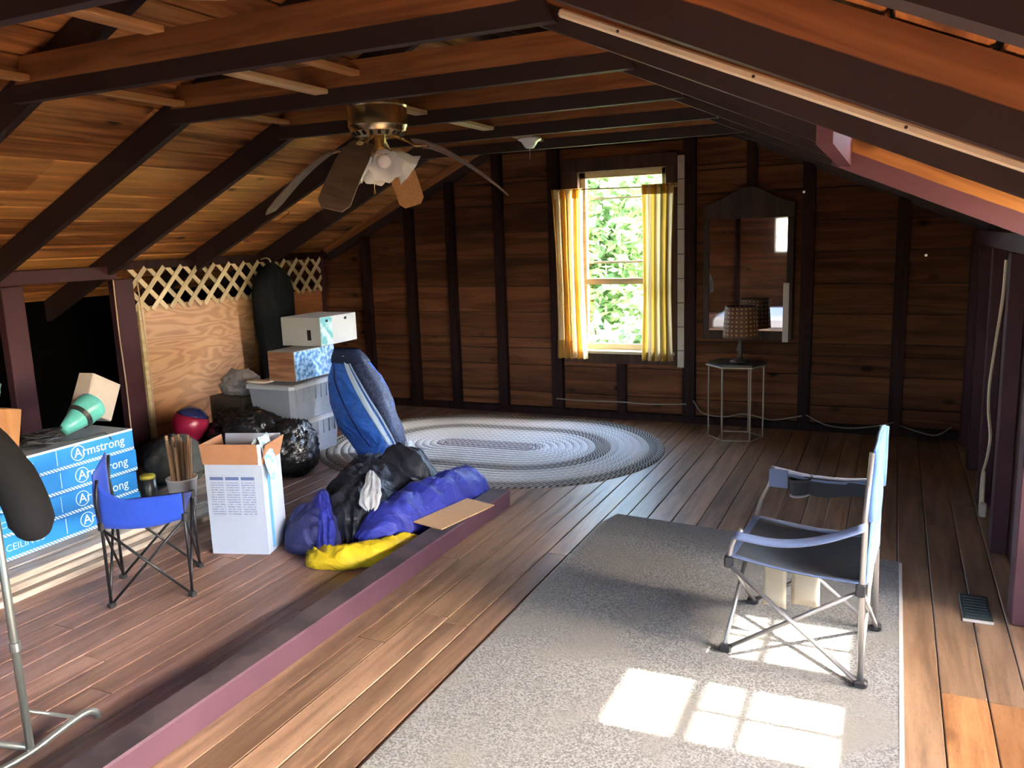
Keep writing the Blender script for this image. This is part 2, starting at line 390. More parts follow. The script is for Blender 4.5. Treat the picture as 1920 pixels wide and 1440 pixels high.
# roof: boards along the attic, rafters and collar ties
ceil_ = thing('ceiling', (XR, 0, ZRIDGE), 'pitched attic ceiling of orange brown roof boards over rafters in shade-darkened purple paint', 'ceiling', kind='structure')
bw = .19; rr = random.Random(11)
for s in (-1, 1):
    TH = THS[s]; tot = ((XR-XL_OUT) if s < 0 else (XR_OUT-XR))/math.cos(TH); d = 0
    Rm = Matrix.Rotation(TH*s, 4, 'Y')
    while d < tot:
        w = bw*rr.uniform(.85, 1.15); xa = XR+s*d*math.cos(TH); xb = XR+s*(d+w)*math.cos(TH)
        spans = [(YF-.018, YB+.028)]
        if s > 0 and xb > .64: spans = [(YF-.018, DY0), (DY1, YB+.028)]
        elif s > 0 and xb > DX0+.03: spans = [(YF-.018, DYM), (DY1, YB+.028)]
        for a, b in spans:
            cs = [a]
            while b-cs[-1] > 4.2: cs.append(cs[-1]+rr.uniform(2.2, 3.6))
            cs.append(b)
            for y0, y1 in zip(cs, cs[1:]):
                cx = (xa+xb)/2
                Mx = Matrix.Translation((cx, (y0+y1)/2, zin(cx)+DEP)) @ Rm
                MB().cbox(-w/2+.0065, w/2-.0065, -(y1-y0)/2+.002, (y1-y0)/2-.002, rr.uniform(0, .007), .028, .007).build('roof_board', M['roofboard'], ceil_, M=Mx)
        d += w
# felt over the boards keeps the daylight out
fe = MB(); T = DEP+.034
fe.prism([(XL_OUT-.1, zin(XL_OUT-.1)+T), (XR, ZRIDGE+T), (XR, ZRIDGE+T+.02), (XL_OUT-.1, zin(XL_OUT-.1)+T+.02)], 'y', YF-.1, YB+.1)
fe.prism([(XR, ZRIDGE+T), (DX0, zin(DX0)+T), (DX0, zin(DX0)+T+.02), (XR, ZRIDGE+T+.02)], 'y', YF-.1, YB+.1)
fe.prism([(DX0, zin(DX0)+T), (.62, zin(.62)+T), (.62, zin(.62)+T+.02), (DX0, zin(DX0)+T+.02)], 'y', YF-.1, DYM)
for a, b in ((YF-.1, DY0), (DY1, YB+.1)):
    fe.prism([(DX0, zin(DX0)+T), (XR_OUT+.1, zin(XR_OUT+.1)+T), (XR_OUT+.1, zin(XR_OUT+.1)+T+.02), (DX0, zin(DX0)+T+.02)], 'y', a, b)
fe.build('roofing_felt', plain('felt_black', (.008, .007, .006), .95, 0, 0, 0, .1), ceil_)
CY = [-2.6, -1.75, -.9, -.05, .8, 1.65, 2.5, 3.35, 4.2, 5.05, 5.9]
for y in CY:
    for s in (-1, 1):
        TH = THS[s]; xe = XL_OUT if s < 0 else XR_OUT
        if s > 0:
            if DY0 < y < 3.2: xe = .62
            elif 3.2 < y < DY1: xe = DX0-.02
        L = abs(xe-XR)/math.cos(TH)
        Mx = Matrix.Translation((XR, y+.046, ZRIDGE)) @ Matrix.Rotation(TH*s, 4, 'Y')
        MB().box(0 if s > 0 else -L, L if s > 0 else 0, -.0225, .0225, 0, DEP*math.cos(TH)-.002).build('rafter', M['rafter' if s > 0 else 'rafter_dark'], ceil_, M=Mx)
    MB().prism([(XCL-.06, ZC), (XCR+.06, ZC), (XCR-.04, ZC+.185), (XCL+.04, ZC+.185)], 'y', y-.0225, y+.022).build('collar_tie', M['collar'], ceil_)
MB().box(XR-.02, XR+.02, YF, YB, ZRIDGE-.04, ZRIDGE+.12).build('ridge_board', M['rafter'], ceil_)

# dormer on the sunny side: header, cheeks, flat ceiling, front wall with small windows and added tall ones for bounce light
TH = THS[1]
dm = thing('wall_right_dormer', (DX1, 1.5, 0), 'purple trimmed dormer bay that lets the sun in', 'dormer', kind='structure')
Mx = Matrix.Translation((XR, DY1, ZRIDGE)) @ Matrix.Rotation(TH, 4, 'Y')
l0 = (DX0-.03-XR)/math.cos(TH); l1 = (XR_OUT-XR)/math.cos(TH)
MB().box(l0, l1, 0, .05, -.05, DEP*math.cos(TH)-.002).build('trimmer_rafter', M['trimmer'], dm, M=Mx)
Mx = Matrix.Translation((XR, DY0, ZRIDGE)) @ Matrix.Rotation(TH, 4, 'Y')
MB().box(l0, l1, -.05, 0, -.05, DEP*math.cos(TH)-.002).build('trimmer_rafter', M['trimmer'], dm, M=Mx)
MB().box(DX0-.02, DX0+.025, DYM, DY1, zin(DX0)-.045, zin(DX0)+DEP+.02).build('header', M['purple'], dm)
MB().box(.62, .66, DY0, DYM, zin(.62)+.02, DZ+.03).build('header', M['wallboard'], dm)
MB().prism([(DX0, DZ+.04), (.66, DZ+.04), (.66, zin(.66)+DEP-.02), (DX0, zin(DX0)+DEP-.01)], 'y', DYM-.03, DYM).build('cheek', M['wallboard'], dm)
MB().box(DX0-.05, DX1+.1, DY0-.05, DY1+.05, DZ+.035, DZ+.06).build('roofing_felt', M['dark'], dm)
x = DX0+.03
while x < DX1+.05:
    MB().box(x, x+.187, DY0, DY1, DZ+.012, DZ+.034).build('ceiling_board', M['roofboard'], dm); x += .19
for y in (DY0-.03, DY1+.05):
    MB().prism([(DX0, zin(DX0)+DEP), (DX1+.05, DZ+.05), (DX1+.05, zin(DX1+.05)+.12), (DX0, zin(DX0)+DEP-.01)], 'y', y, y+.025).build('cheek', M['wallboard'], dm)
MB().box(.55, .64, DY0, DY1-.02, zin(.6)-.10, zin(.6)-.005).build('eave_beam', M['purple'], dm)
WY = [(2.99, 3.355), (2.41, 2.775), (1.46, 1.83), (.91, 1.28), (.36, .73), (-.19, .18)]  # tall windows nearer the camera are added out of view for sun bounce
SZ0, SZ1 = 1.245, 1.748
def sz0(a): return SZ0 if a > 2 else .55
edges = [DY0-.05]+[v for p in sorted(WY) for v in p]+[DY1+.05]
for a, b in zip(edges[::2], edges[1::2]): MB().box(DX1, DX1+.05, a, b, -.05, SZ1).build('mullion_panel', M['purple_dk'], dm)
for a, b in WY: MB().box(DX1, DX1+.05, a, b, -.05, sz0(a)).build('front_panel', M['wallboard'], dm)
MB().box(DX1, DX1+.05, DY0-.05, DY1+.05, SZ1, DZ+.05).build('top_panel', M['wallboard'], dm)
M['glass'] = glassmat('window_glass', .06)
M['sash'] = plain('sash_white', (.62, .58, .48), .5, 0, 6, .15)
for k, (a, b) in enumerate(WY):
    w = thing('window_%d' % (k+2), (DX1, (a+b)/2, SZ0), 'small high dormer window above the folding armchair' if a > 2 else 'added tall narrow dormer window in the sunny bay, for bounce light', 'window', 'dormer windows', 'structure')
    MB().box(DX1+.012, DX1+.032, a, b, 1.548, 1.578).build('sash_rail', M['sash'], w)
    MB().box(DX1+.012, DX1+.032, a, b, 1.444, 1.459).build('sash_rail', M['sash'], w)
    MB().box(DX1+.015, DX1+.029, (a+b)/2-.011, (a+b)/2+.011, sz0(a), 1.56).build('muntin', M['sash'], w)
    MB().box(DX1+.020, DX1+.023, a, b, sz0(a), SZ1).build('pane', M['glass'], w)
    if a < 2: MB().box(DX1+.012, DX1+.032, a, b, .98, 1.01).build('sash_rail', M['sash'], w)
# knee walls on the sunny side beyond the bay
wr = thing('wall_right', (.51, 5, 0), 'low dark purple knee wall of boards and posts under the eave', 'wall', kind='structure')
KX = .55
M['kneeboard'] = wood('knee_board', (.026, .010, .010), (.062, .024, .023), 'Z', .7, .25, .3, spec=.12)
for lo, hi in ((DY1+.06, YB), (YF, DY0-.05)):
    y = lo
    while y < hi-.02:
        w = min(rr.uniform(.2, .26), hi-y); MB().box(KX, KX+.022, y+.0015, y+w-.0015, 0, zin(KX)-.0).build('board', M['kneeboard'], wr); y += w
    MB().box(KX+.03, KX+.05, lo-.05, hi, -.05, zin(KX+.03)+.02).build('backing', M['dark'], wr)
    MB().box(KX-.06, KX, lo, hi-.07, zin(KX)-.085, zin(KX)-.0).build('top_plate', M['purple_dk'], wr)
for y, w, m in ((DY1+.03, .13, 'maroon'), (4.42, .12, 'purple_dk'), (5.2, .1, 'purple_dk'), (5.95, .1, 'purple_dk'), (6.62, .1, 'purple_dk')):
    MB().cbox(KX-.07, KX-.001, y, y+w, 0, zin(KX)-.087, .004).build('post', M[m], wr)
MB().box(2.25, 2.33, YF, YB, -.1, zin(2.25)+DEP).build('outer_wall', M['dark'], wr)

# low wall on the other side: posts, open crawl space, plywood and lattice
wl_ = thing('wall_left', (-5.2, 5, 0), 'low purple framed wall with dark crawl space opening, plywood and lattice', 'wall', kind='structure')
LX = -5.2
for y, w, m in ((3.42, .15, 'purple_dk'), (4.27, .17, 'purple_dk'), (2.55, .14, 'purple_dk'), (1.3, .14, 'purple_dk'), (.1, .14, 'purple_dk')):
    MB().cbox(LX-.07, LX, y, y+w, 0, 1.40, .005).build('post', M[m], wl_)
MB().cbox(LX-.075, LX+.005, YF, 4.30, 1.405, 1.50, .004).build('header', M['purple_dk'], wl_)
MB().box(LX-.075, LX-.005, 4.301, YB, 1.465, 1.53).build('header', M['stud'], wl_)
def plywood(name, c1, c2, c3):
    m, nt, b = newmat(name); co, rnd = objco(nt, False)
    mp = nd(nt, 'ShaderNodeMapping'); mp.inputs['Scale'].default_value = (1, .55, 2.2); mp.inputs['Location'].default_value = (0, .3, .9); nt.links.new(co, mp.inputs[0])
    n = nd(nt, 'ShaderNodeTexNoise'); n.inputs['Scale'].default_value = 1.7; n.inputs['Detail'].default_value = 2.5; n.inputs['Distortion'].default_value = .5; nt.links.new(mp.outputs[0], n.inputs['Vector'])
    f = rampf(nt, math_(nt, 'SINE', math_(nt, 'MULTIPLY', n.outputs[0], 95)), -.9, .9)
    n2 = nd(nt, 'ShaderNodeTexNoise'); n2.inputs['Scale'].default_value = 1.4; nt.links.new(co, n2.inputs['Vector'])
    sx = nd(nt, 'ShaderNodeSeparateXYZ'); nt.links.new(co, sx.inputs[0])
    k = rampf(nt, math_(nt, 'ADD', sx.outputs[2], math_(nt, 'MULTIPLY', n2.outputs[0], .5)), .25, -.05)
    c = mixc(nt, math_(nt, 'MULTIPLY', f, .6), c2, c1); c = mixc(nt, math_(nt, 'MULTIPLY', k, .75), c, mixc(nt, f, c3, [x*.45 for x in c3]))
    nt.links.new(c, b.inputs['Base Color']); b.inputs['Roughness'].default_value = .5; return m
PLY = plywood('plywood', (.33, .16, .07), (.54, .31, .17), (.36, .12, .03))
MB().box(LX-.035, LX-.02, 4.46, 5.70, .02, 1.18).build('plywood_panel', PLY, wl_)
PLY2 = wood('plywood_dark', (.22, .07, .025), (.42, .17, .07), 'Y', .55, .05, .0, .6, .2)
MB().box(LX-.035, LX-.02, 5.703, 6.72, .02, 1.165).build('plywood_panel', PLY2, wl_)
MB().box(LX-.02, LX+.005, 4.455, 4.50, .02, 1.20).build('edge_batten', M['strip_pale'], wl_)
MB().box(LX-.02, LX+.0, 6.70, 6.745, .02, 1.47).build('edge_batten', M['purple_dk'], wl_)
LAT = wood('lattice_wood', (.42, .32, .18), (.70, .58, .38), 'Z', .65, .15, 0)
ly0, ly1, lz0, lz1 = 4.42, 6.70, 1.15, 1.475; H_ = lz1-lz0
def clip(p, q):   # clip a slat's centre line to the lattice rectangle
    (ya, za), (yb, zb) = p, q; t0, t1 = 0, 1
    for d, lo, hi, a in ((yb-ya, ly0, ly1, ya), (zb-za, lz0, lz1, za)):
        for e, s in ((lo, 1), (hi, -1)):
            if abs(d) < 1e-9: continue
            t = (e-a)/d
            if d*s > 0: t0 = max(t0, t)
            else: t1 = min(t1, t)
    return None if t1-t0 < .02 else ((ya+(yb-ya)*t0, za+(zb-za)*t0), (ya+(yb-ya)*t1, za+(zb-za)*t1))
k = -3
while k < 14:
    for s in (1, -1):
        yb = ly0 + k*.178
        c = clip((yb, lz0), (yb+H_, lz1)) if s > 0 else clip((yb, lz1), (yb+H_, lz0))
        if c:
            (ya, za), (yb2, zb2) = c; L = math.hypot(yb2-ya, zb2-za); a = math.atan2(zb2-za, yb2-ya)
            Mx = Matrix.Translation((LX-.012+(.006 if s > 0 else 0), (ya+yb2)/2, (za+zb2)/2)) @ Matrix.Rotation(a-R(90), 4, 'X')
            MB().box(-.003, .003, -.019, .019, -L/2, L/2).build('lattice_slat', LAT, wl_, M=Mx)
    k += 1
cdm = plain('old_wire', (.5, .36, .24), .6)
MB().tube(smoothpts([(LX+.012, 4.255, 1.4), (LX+.016, 4.25, 1.0), (LX+.012, 4.262, .6), (LX+.014, 4.255, .2)]), .005, 6).build('wire', cdm, wl_)
MB().tube(smoothpts([(LX+.012, 4.465, 1.38), (LX+.02, 4.47, 1.1), (LX+.012, 4.49, .7), (LX+.014, 4.48, .2)]), .005, 6).build('wire', cdm, wl_)
MB().box(-5.95, -5.93, YF, YB, -.02, zin(-5.93)+DEP).build('crawl_space_shade', plain('shade_black', (.002, .002, .002), 1, 0, 0, 0, 0), wl_)  # added black sheet, keeps the crawl space as dark as deep shade
MB().box(XL_OUT-.08, XL_OUT, YF, YB, -.1, zin(XL_OUT)+DEP).build('outer_wall', M['dark'], wl_)

# rear gable behind the camera, its window widened for more fill light
wf = thing('wall_front', (0, YF, 0), 'dark board gable wall with a widened window facing the mirror', 'wall', kind='structure')
RX0, RX1, RZ0, RZ1 = -2.12, -.2, 1.15, 1.82
wall_skin('siding', YF-.05, YF-.022, wf, (RX0, RX1, RZ0, RZ1))
z = 0
while z < 2.9:
    z1 = min(z+.23, ZRIDGE+DEP-.02)
    cuts_ = [z] + [c for c in (RZ0, RZ1) if z < c < z1] + [z1]
    for a, b in zip(cuts_, cuts_[1:]):
        segs = [(gx(a, -1), gx(b, -1), RX0, RX0), (RX1, RX1, gx(a, 1), gx(b, 1))] if a >= RZ0-.001 and b <= RZ1+.001 else [(gx(a, -1), gx(b, -1), gx(a, 1), gx(b, 1))]
        for p0, p1, q0, q1 in segs: MB().prism([(p0, a+.002), (q0, a+.002), (q1, b-.002), (p1, b-.002)], 'y', YF-.02, YF).build('board', M['wallboard'], wf)
    z = z1
    if z1 > ZRIDGE+DEP-.03: break
for sx in (-4.2, -3.4, -2.8, .1): MB().box(sx-.045, sx+.045, YF, YF+.06, 0, zin(sx)+.03).build('stud', M['stud'], wf)
w8 = thing('window_8', (RX0, YF, RZ0), 'white sashed window in the gable opposite the mirror, widened for fill light', 'window', kind='structure')
for a in ((RX0, RX1, RZ0, RZ0+.04), (RX0, RX1, RZ1-.04, RZ1), (RX0, RX1, 1.44, 1.47), (RX0, RX0+.04, RZ0, RZ1), (RX1-.04, RX1, RZ0, RZ1), (-1.5, -1.44, RZ0, RZ1), (-.86, -.80, RZ0, RZ1)):
    MB().box(a[0], a[1], YF-.04, YF-.01, a[2], a[3]).build('sash_rail', M['sash'], w8)
MB().box(RX0, RX1, YF-.03, YF-.026, RZ0, RZ1).build('pane', M['glass'], w8)

# the window in the back gable
wn1 = thing('window_1', (-2.12, YB, WZ0), 'tall sash window between gold curtains in the board gable', 'window', kind='structure')
CAS = wood('window_casing', (.035, .017, .012), (.08, .038, .026), 'Z', .6, .1, 0, spec=.15)
CRM = wood('sash_cream', (.42, .33, .18), (.62, .52, .32), 'X', .5, .1, 0)
for nm, a in (('casing', (-2.66, WX0, SY, YB-.007, .50, 2.24)), ('casing', (WX1, -1.64, SY, YB-.007, .50, 2.24)), ('casing', (-2.66, -1.64, SY-.002, YB-.008, WZ1, 2.245)), ('casing', (-2.66, -1.64, SY-.002, YB-.008, .49, WZ0-.02))):
    MB().cbox(*a, .004).build(nm, CAS, wn1)
MB().box(WX0-.12, WX1+.08, SY-.03, YB, WZ0-.02, WZ0+.003).build('sill', CRM, wn1)
for a in ((WX0, WX1, YB+.0, YB+.05, WZ1-.05, WZ1), (WX0, WX0+.045, YB+.0, YB+.05, WZ0, WZ1), (WX1-.045, WX1, YB+.0, YB+.05, WZ0, WZ1), (WX0, WX1, YB+.01, YB+.04, WZ0, WZ0+.055),
          (WX0, WX1, YB+.005, YB+.04, 1.175, 1.225), (WX0, WX1, YB+.03, YB+.05, 1.355, 1.375), (WX0, WX1, YB+.03, YB+.05, 1.90, 1.915)):
    MB().box(*a).build('sash_rail', CRM, wn1)
MB().box(WX0, WX1, YB+.024, YB+.027, WZ0, WZ1).build('pane', M['glass'], wn1)

# ------------------------------------------------------------------ outdoors, seen through the gable window
grd = MB().box(-40, 40, 8.5, 70, -3.2, -3.1).build('ground_outside', plain('lawn', (.10, .16, .05), .9, 0, 2, .4))
tag(grd, 'green lawn far below the gable window', 'ground', kind='structure')
def tree(name, c, rad, n, seed, label, cols):
    t = thing(name, (c[0], c[1], -3.1), label, 'tree', 'trees outside the window')
    MB().tube(smoothpts([(c[0], c[1], -3.1), (c[0]+.1, c[1], -1.5), (c[0], c[1]+.1, c[2])]), [.16]*11+[.1]*2, 8).build('trunk', plain('bark', (.09, .06, .04), .9, 0, 8, .4), t)
    rg = random.Random(seed); m = MB()
    for i in range(n):
        d = Vector((rg.gauss(0, 1), rg.gauss(0, 1), rg.gauss(0, 1))).normalized()*(rg.random()**.45)
        h = 1+.35*noise.noise(d*2.2+Vector((seed, 0, 0)))
        p = Vector((c[0]+d.x*rad[0]*h, c[1]+d.y*rad[1]*h, c[2]+d.z*rad[2]*h))
        a = Vector((rg.gauss(0, 1), rg.gauss(0, 1), rg.gauss(0, .6))).normalized(); b = a.orthogonal().normalized()
        b = (Matrix.Rotation(rg.uniform(0, 6.28), 3, a) @ b); L = rg.uniform(.07, .15); W = L*.45
        m.add([p-a*L, p+b*W, p+a*L, p-b*W], [(0, 1, 2, 3)])
    mt = translucent('leaf_'+name+str(seed), cols[0], cols[1], .5, rough=.5)
    m.build('foliage', mt, t, kind='stuff')
tree('leafy_tree', (-4.9, 13.4, 1.2), (2.4, 1.6, 3.2), 14000, 2, 'broad bright green tree close outside the gable window', ((.06, .12, .035), (.13, .21, .07)))
tree('leafy_tree', (-4.2, 19.5, 2.4), (4.5, 2.2, 4.2), 16000, 5, 'taller dark green tree standing behind the others outside', ((.04, .085, .03), (.09, .15, .06)))
tree('leafy_tree', (-2.6, 10.2, -.9), (1.3, .6, 1.6), 6000, 9, 'low pale green bushy tree under the gable window', ((.10, .16, .06), (.20, .27, .12)))

# ------------------------------------------------------------------ things on the floor
CARPET = None
def carpet_mat():
    m, nt, b = newmat('carpet_grey'); co, rnd = objco(nt, False)
    n = nd(nt, 'ShaderNodeTexNoise'); n.inputs['Scale'].default_value = 140; n.inputs['Detail'].default_value = 2; nt.links.new(co, n.inputs['Vector'])
    n2 = nd(nt, 'ShaderNodeTexNoise'); n2.inputs['Scale'].default_value = 2.5; n2.inputs['Detail'].default_value = 4; nt.links.new(co, n2.inputs['Vector'])
    c = mixc(nt, rampf(nt, n.outputs[0], .3, .7), (.105, .104, .099), (.245, .244, .234)); c = mixc(nt, rampf(nt, n2.outputs[0], .42, .7), c, (.185, .178, .16))
    nt.links.new(c, b.inputs['Base Color']); b.inputs['Roughness'].default_value = .95; b.inputs['Specular IOR Level'].default_value = .1
    bump(nt, b, n.outputs[0], .6, .006); return m
cp = thing('carpet', (-.68, 3, 0), 'flat grey carpet strip under the folding armchair, sunlit', 'carpet')
poly = [(-1.43, 1.0), (.075, 1.0), (.085, 4.13), (-.7, 4.29), (-1.40, 4.36), (-1.44, 4.2)]
MB().prism(poly, 'z', .0012, .009).build('pile', carpet_mat(), cp)
MB().box(.074, .088, 1.0, 4.12, .001, .0105).build('edge_binding', plain('binding', (.42, .40, .36), .8), cp)

# braided rug
def braid_mat(name, ca, cb, per=.045):
    m, nt, b = newmat(name); uv = nd(nt, 'ShaderNodeUVMap'); sx = nd(nt, 'ShaderNodeSeparateXYZ'); nt.links.new(uv.outputs[0], sx.inputs[0])
    ph = math_(nt, 'ADD', math_(nt, 'MULTIPLY', sx.outputs[0], 1/per), math_(nt, 'ABSOLUTE', math_(nt, 'MULTIPLY', sx.outputs[1], 1.3)))
    f = math_(nt, 'FRACT', ph); f2 = rampf(nt, math_(nt, 'ABSOLUTE', math_(nt, 'SUBTRACT', f, .5)), .12, .3)
    nt.links.new(mixc(nt, f2, ca, cb), b.inputs['Base Color']); b.inputs['Roughness'].default_value = .95; b.inputs['Specular IOR Level'].default_value = .1
    bump(nt, b, f2, .5, .006); return m
BL = braid_mat('braid_light', (.44, .43, .39), (.66, .645, .60)); BD = braid_mat('braid_dark', (.06, .06, .06), (.36, .33, .28)); BC = braid_mat('braid_core', (.11, .09, .08), (.50, .46, .44))
BG = braid_mat('braid_grey', (.33, .32, .28), (.58, .56, .50))
rug = thing('braided_rug', (-2.85, 5.6, 0), 'oval braided rug of pale and dark grey rings near the gable', 'rug')
RW, A0 = .058, .33; nr = 18
for k in range(nr):
    r = (k+.5)*RW if k else .028
    mt = BC if k < 2 else BD if k in (9, 10, 16, 17) else BG if k in (8, 11, 15) else BL
    pts = []; L = 0; nseg = max(14, int(6+r*34))
    for sgn in (1, -1):
        for i in range(nseg+1):
            a = -math.pi/2+math.pi*i/nseg; pts.append(Vector((sgn*(A0+r*math.cos(a)), sgn*r*math.sin(a), 0)))
    n = len(pts); vs, fs, us = [], [], []
    arc = [0]
    for i in range(n): arc.append(arc[-1]+(pts[(i+1) % n]-pts[i]).length)
    prof = [(-.5, .001), (-.42, .009), (0, .013), (.42, .009), (.5, .001)]
    for i in range(n):
        t = (pts[(i+1) % n]-pts[i-1]).normalized(); nrm = Vector((t.y, -t.x, 0))
        for w, z in prof:
            p = pts[i]+nrm*w*RW; vs.append((p.x, p.y, z)); us.append((arc[i], w*2))
    for i in range(n):
        for j in range(4):
            a, b2 = i*5+j, ((i+1) % n)*5+j; fs.append((a, b2, b2+1, a+1))
    me = bpy.data.meshes.new('braid'); me.from_pydata(vs, [], fs); me.materials.append(mt); ul = me.uv_layers.new(name='UVMap')
    for pl in me.polygons:
        wrap = any(v//5 == n-1 for v in pl.vertices) and any(v//5 == 0 for v in pl.vertices)
        for li in pl.loop_indices:
            v = me.loops[li].vertex_index; u = us[v]
            if wrap and v//5 == 0: u = (arc[-1], u[1])
            ul.data[li].uv = u
    me.flip_normals() if me.polygons[0].normal.z < 0 else None
    o = bpy.data.objects.new('braid', me); COL.objects.link(o); o.parent = rug; me.shade_smooth()
rug.rotation_euler.z = R(3)

# purple timber lying along the floor
bm_ = thing('floor_timber', (-2.12, 2.5, 0), 'long purple painted timber lying on the plank floor beside the blue coat', 'timber')
def beam_mat():
    m, nt, b = newmat('beam_paint'); co, rnd = objco(nt, False); g = nd(nt, 'ShaderNodeNewGeometry'); sx = nd(nt, 'ShaderNodeSeparateXYZ')
    nt.links.new(g.outputs['Normal'], sx.inputs[0])
    n = nd(nt, 'ShaderNodeTexNoise'); n.inputs['Scale'].default_value = 6; n.inputs['Detail'].default_value = 5; nt.links.new(co, n.inputs['Vector'])
    pc = mixc(nt, n.outputs[0], (.048, .019, .029), (.085, .037, .055)); tc = mixc(nt, rampf(nt, n.outputs[0], .4, .62), (.035, .026, .028), (.085, .06, .062))
    nt.links.new(mixc(nt, rampf(nt, sx.outputs[2], .6, .8), pc, tc), b.inputs['Base Color']); b.inputs['Roughness'].default_value = .5
    bump(nt, b, n.outputs[0], .2, .004); return m
MB().prism([(-2.185, 0.001), (-2.06, .001), (-2.056, .095), (-2.062, .103), (-2.18, .103), (-2.186, .096)], 'y', .5, 4.30).build('plank_side', beam_mat(), bm_)
cb = MB().xbox(Matrix.Translation((-2.16, 3.8, .108)) @ Matrix.Rotation(R(-11), 4, 'Z') @ Matrix.Rotation(R(2), 4, 'Y'), .20, .46, .006)
tag(cb.build('cardboard_sheet', plain('cardboard', (.50, .30, .14), .8, 0, 20, .1)), 'flat tan cardboard sheet resting on the purple timber', 'cardboard')

# floor register by the post
vt = thing('floor_register', (.36, 3.72, 0), 'small dark metal floor register beside the purple post', 'register')
M['regdark'] = plain('register_dark', (.06, .075, .07), .5, .6)
MB().cbox(.31, .42, 3.60, 3.86, .0005, .006, .002).build('plate', M['regdark'], vt)
MB().box(.31, .42, 3.585, 3.60, .0005, .007).build('lip', plain('register_lip', (.55, .5, .42), .5), vt)
for k in range(8): MB().box(.322, .408, 3.622+k*.029, 3.632+k*.029, .005, .009).build('louver', M['regdark'], vt)

# ------------------------------------------------------------------ ceiling fan and fittings
FX, FY, FZ = -2.42, 3.66, 2.298
BRASS = plain('antique_brass', (.58, .47, .28), .24, .95, 12, .35); BRZ = plain('brass_bright', (.75, .55, .25), .25, 1)
y0s = [2.524, 3.374, 4.224, 5.074]; 
for i, y0 in enumerate(y0s):
    st = MB().cbox(XR-.20, XR-.12, y0, y0+.80, 2.30, 2.322, .003).build('furring_strip', M['strip_pale'])
    tag(st, ['pale furring strip between collar ties, in front of the ceiling fan', 'pale furring strip carrying the ceiling fan', 'pale furring strip just beyond the ceiling fan', 'pale furring strip carrying the smoke detector'][i], 'furring strip', 'furring strips along the ceiling')
    st.location.x += -.02 if i else -.06
for i, (x, y0, y1, z, w, lab) in enumerate(((-2.62, 1.68, 2.47, 2.42, .10, 'bright orange furring board above the nearer collar ties'), (-3.40, 2.53, 3.32, 2.33, .07, 'reddish furring strip low on the slope beside the first rafters'), (-3.42, 3.38, 4.17, 2.33, .06, 'reddish furring strip low on the slope behind the fan'), (-2.30, 2.53, 3.32, 2.36, .05, 'reddish narrow strip next to the pale furring'), (-3.40, 1.68, 2.47, 2.33, .07, 'short furring strip at the edge above the garment rack'))):
    tag(MB().cbox(x-w/2, x+w/2, y0, y1, z, z+.025, .003).build('furring_strip', M['strip']), lab, 'furring strip', 'furring strips along the ceiling')
wire = MB().tube(smoothpts([(-2.35, 1.72, 2.5), (-2.37, 2.0, 2.44), (-2.33, 2.3, 2.47), (-2.25, 2.46, 2.49)]), .006, 6).build('cable', plain('cable_white', (.7, .6, .42), .5))
tag(wire, 'pale cable drooping above the nearest collar tie', 'cable')
fan = thing('ceiling_fan', (FX, FY, FZ), 'brass ceiling fan with warped drooping blades and white glass lights', 'ceiling fan')
hub = MB().lathe([(.02, -.001), (.152, -.001), (.155, -.02), (.148, -.028), (.151, -.034), (.151, -.115), (.146, -.122), (.140, -.145), (.112, -.168), (.06, -.175), (.02, -.176)], (FX, FY, FZ), 40).build('motor_housing', BRASS, fan, smooth=True)
hub.data.set_sharp_from_angle(angle=R(35))
SLB = plain('slot_black', (.01, .01, .01), .8)
for k in range(20):
    a = 2*math.pi*k/20
    MB().xbox(Matrix.Translation((FX+.1275*math.cos(a), FY+.1275*math.sin(a), FZ-.1565)) @ Matrix.Rotation(a, 4, 'Z') @ Matrix.Rotation(R(42), 4, 'Y'), .003, .016, .026).build('vent_slot', SLB, hub)
BLW = wood('blade_wood', (.10, .07, .055), (.20, .145, .115), 'X', .55, .12, 0, 1.2)
BLW_LIT = plain('blade_lit', (.50, .24, .07), .6, 0, 60, .3)  # back blade's orange is the light on its underside, put into the colour
for k, ang in enumerate((8, 108, 188, 284)):
    a = R(ang); ca, sa = math.cos(a), math.sin(a)
    pit = R(-14)
    def bp(u, v, k=k):     # u along 0..1, v across -1..1
        rad = .20+.47*u; w = (.055+.022*min(1, u*3))*(1 if u < .93 else 1-.35*((u-.93)/.07)**2)
        droop = [-.02-.27*u**1.5, -.03-.27*u**1.5, -.02-.31*u**1.5, -.03-.33*u**1.3][k]
        z = FZ-.185+droop+v*w*math.sin(pit); t = v*w*math.cos(pit)
        return (FX+rad*ca-t*sa, FY+rad*sa+t*ca, z)
    mb = MB().grid(14, 4, lambda u, v: bp(u, v*2-1), .007)
    bl = mb.build('blade', BLW_LIT if k == 1 else BLW, fan, smooth=False)
    MB().tube([(FX+.09*ca, FY+.09*sa, FZ-.17), (FX+.16*ca, FY+.16*sa, FZ-.20), (FX+.20*ca, FY+.20*sa, FZ-.222), (FX+.27*ca, FY+.27*sa, FZ-.226)], [.012, .010, .016, .02], 8, .5).build('blade_iron', BRZ, bl)
MB().lathe([(.015, -.17), (.035, -.18), (.032, -.21), (.05, -.225), (.055, -.255), (.03, -.275), (.012, -.285)], (FX, FY, FZ), 20).build('light_kit', BRZ, fan, smooth=True)
TUL = translucent('tulip_glass', (.86, .86, .86), (.95, .95, .95), .3, rough=.25)
BULB = plain('bulb_white', (.85, .85, .88), .2)
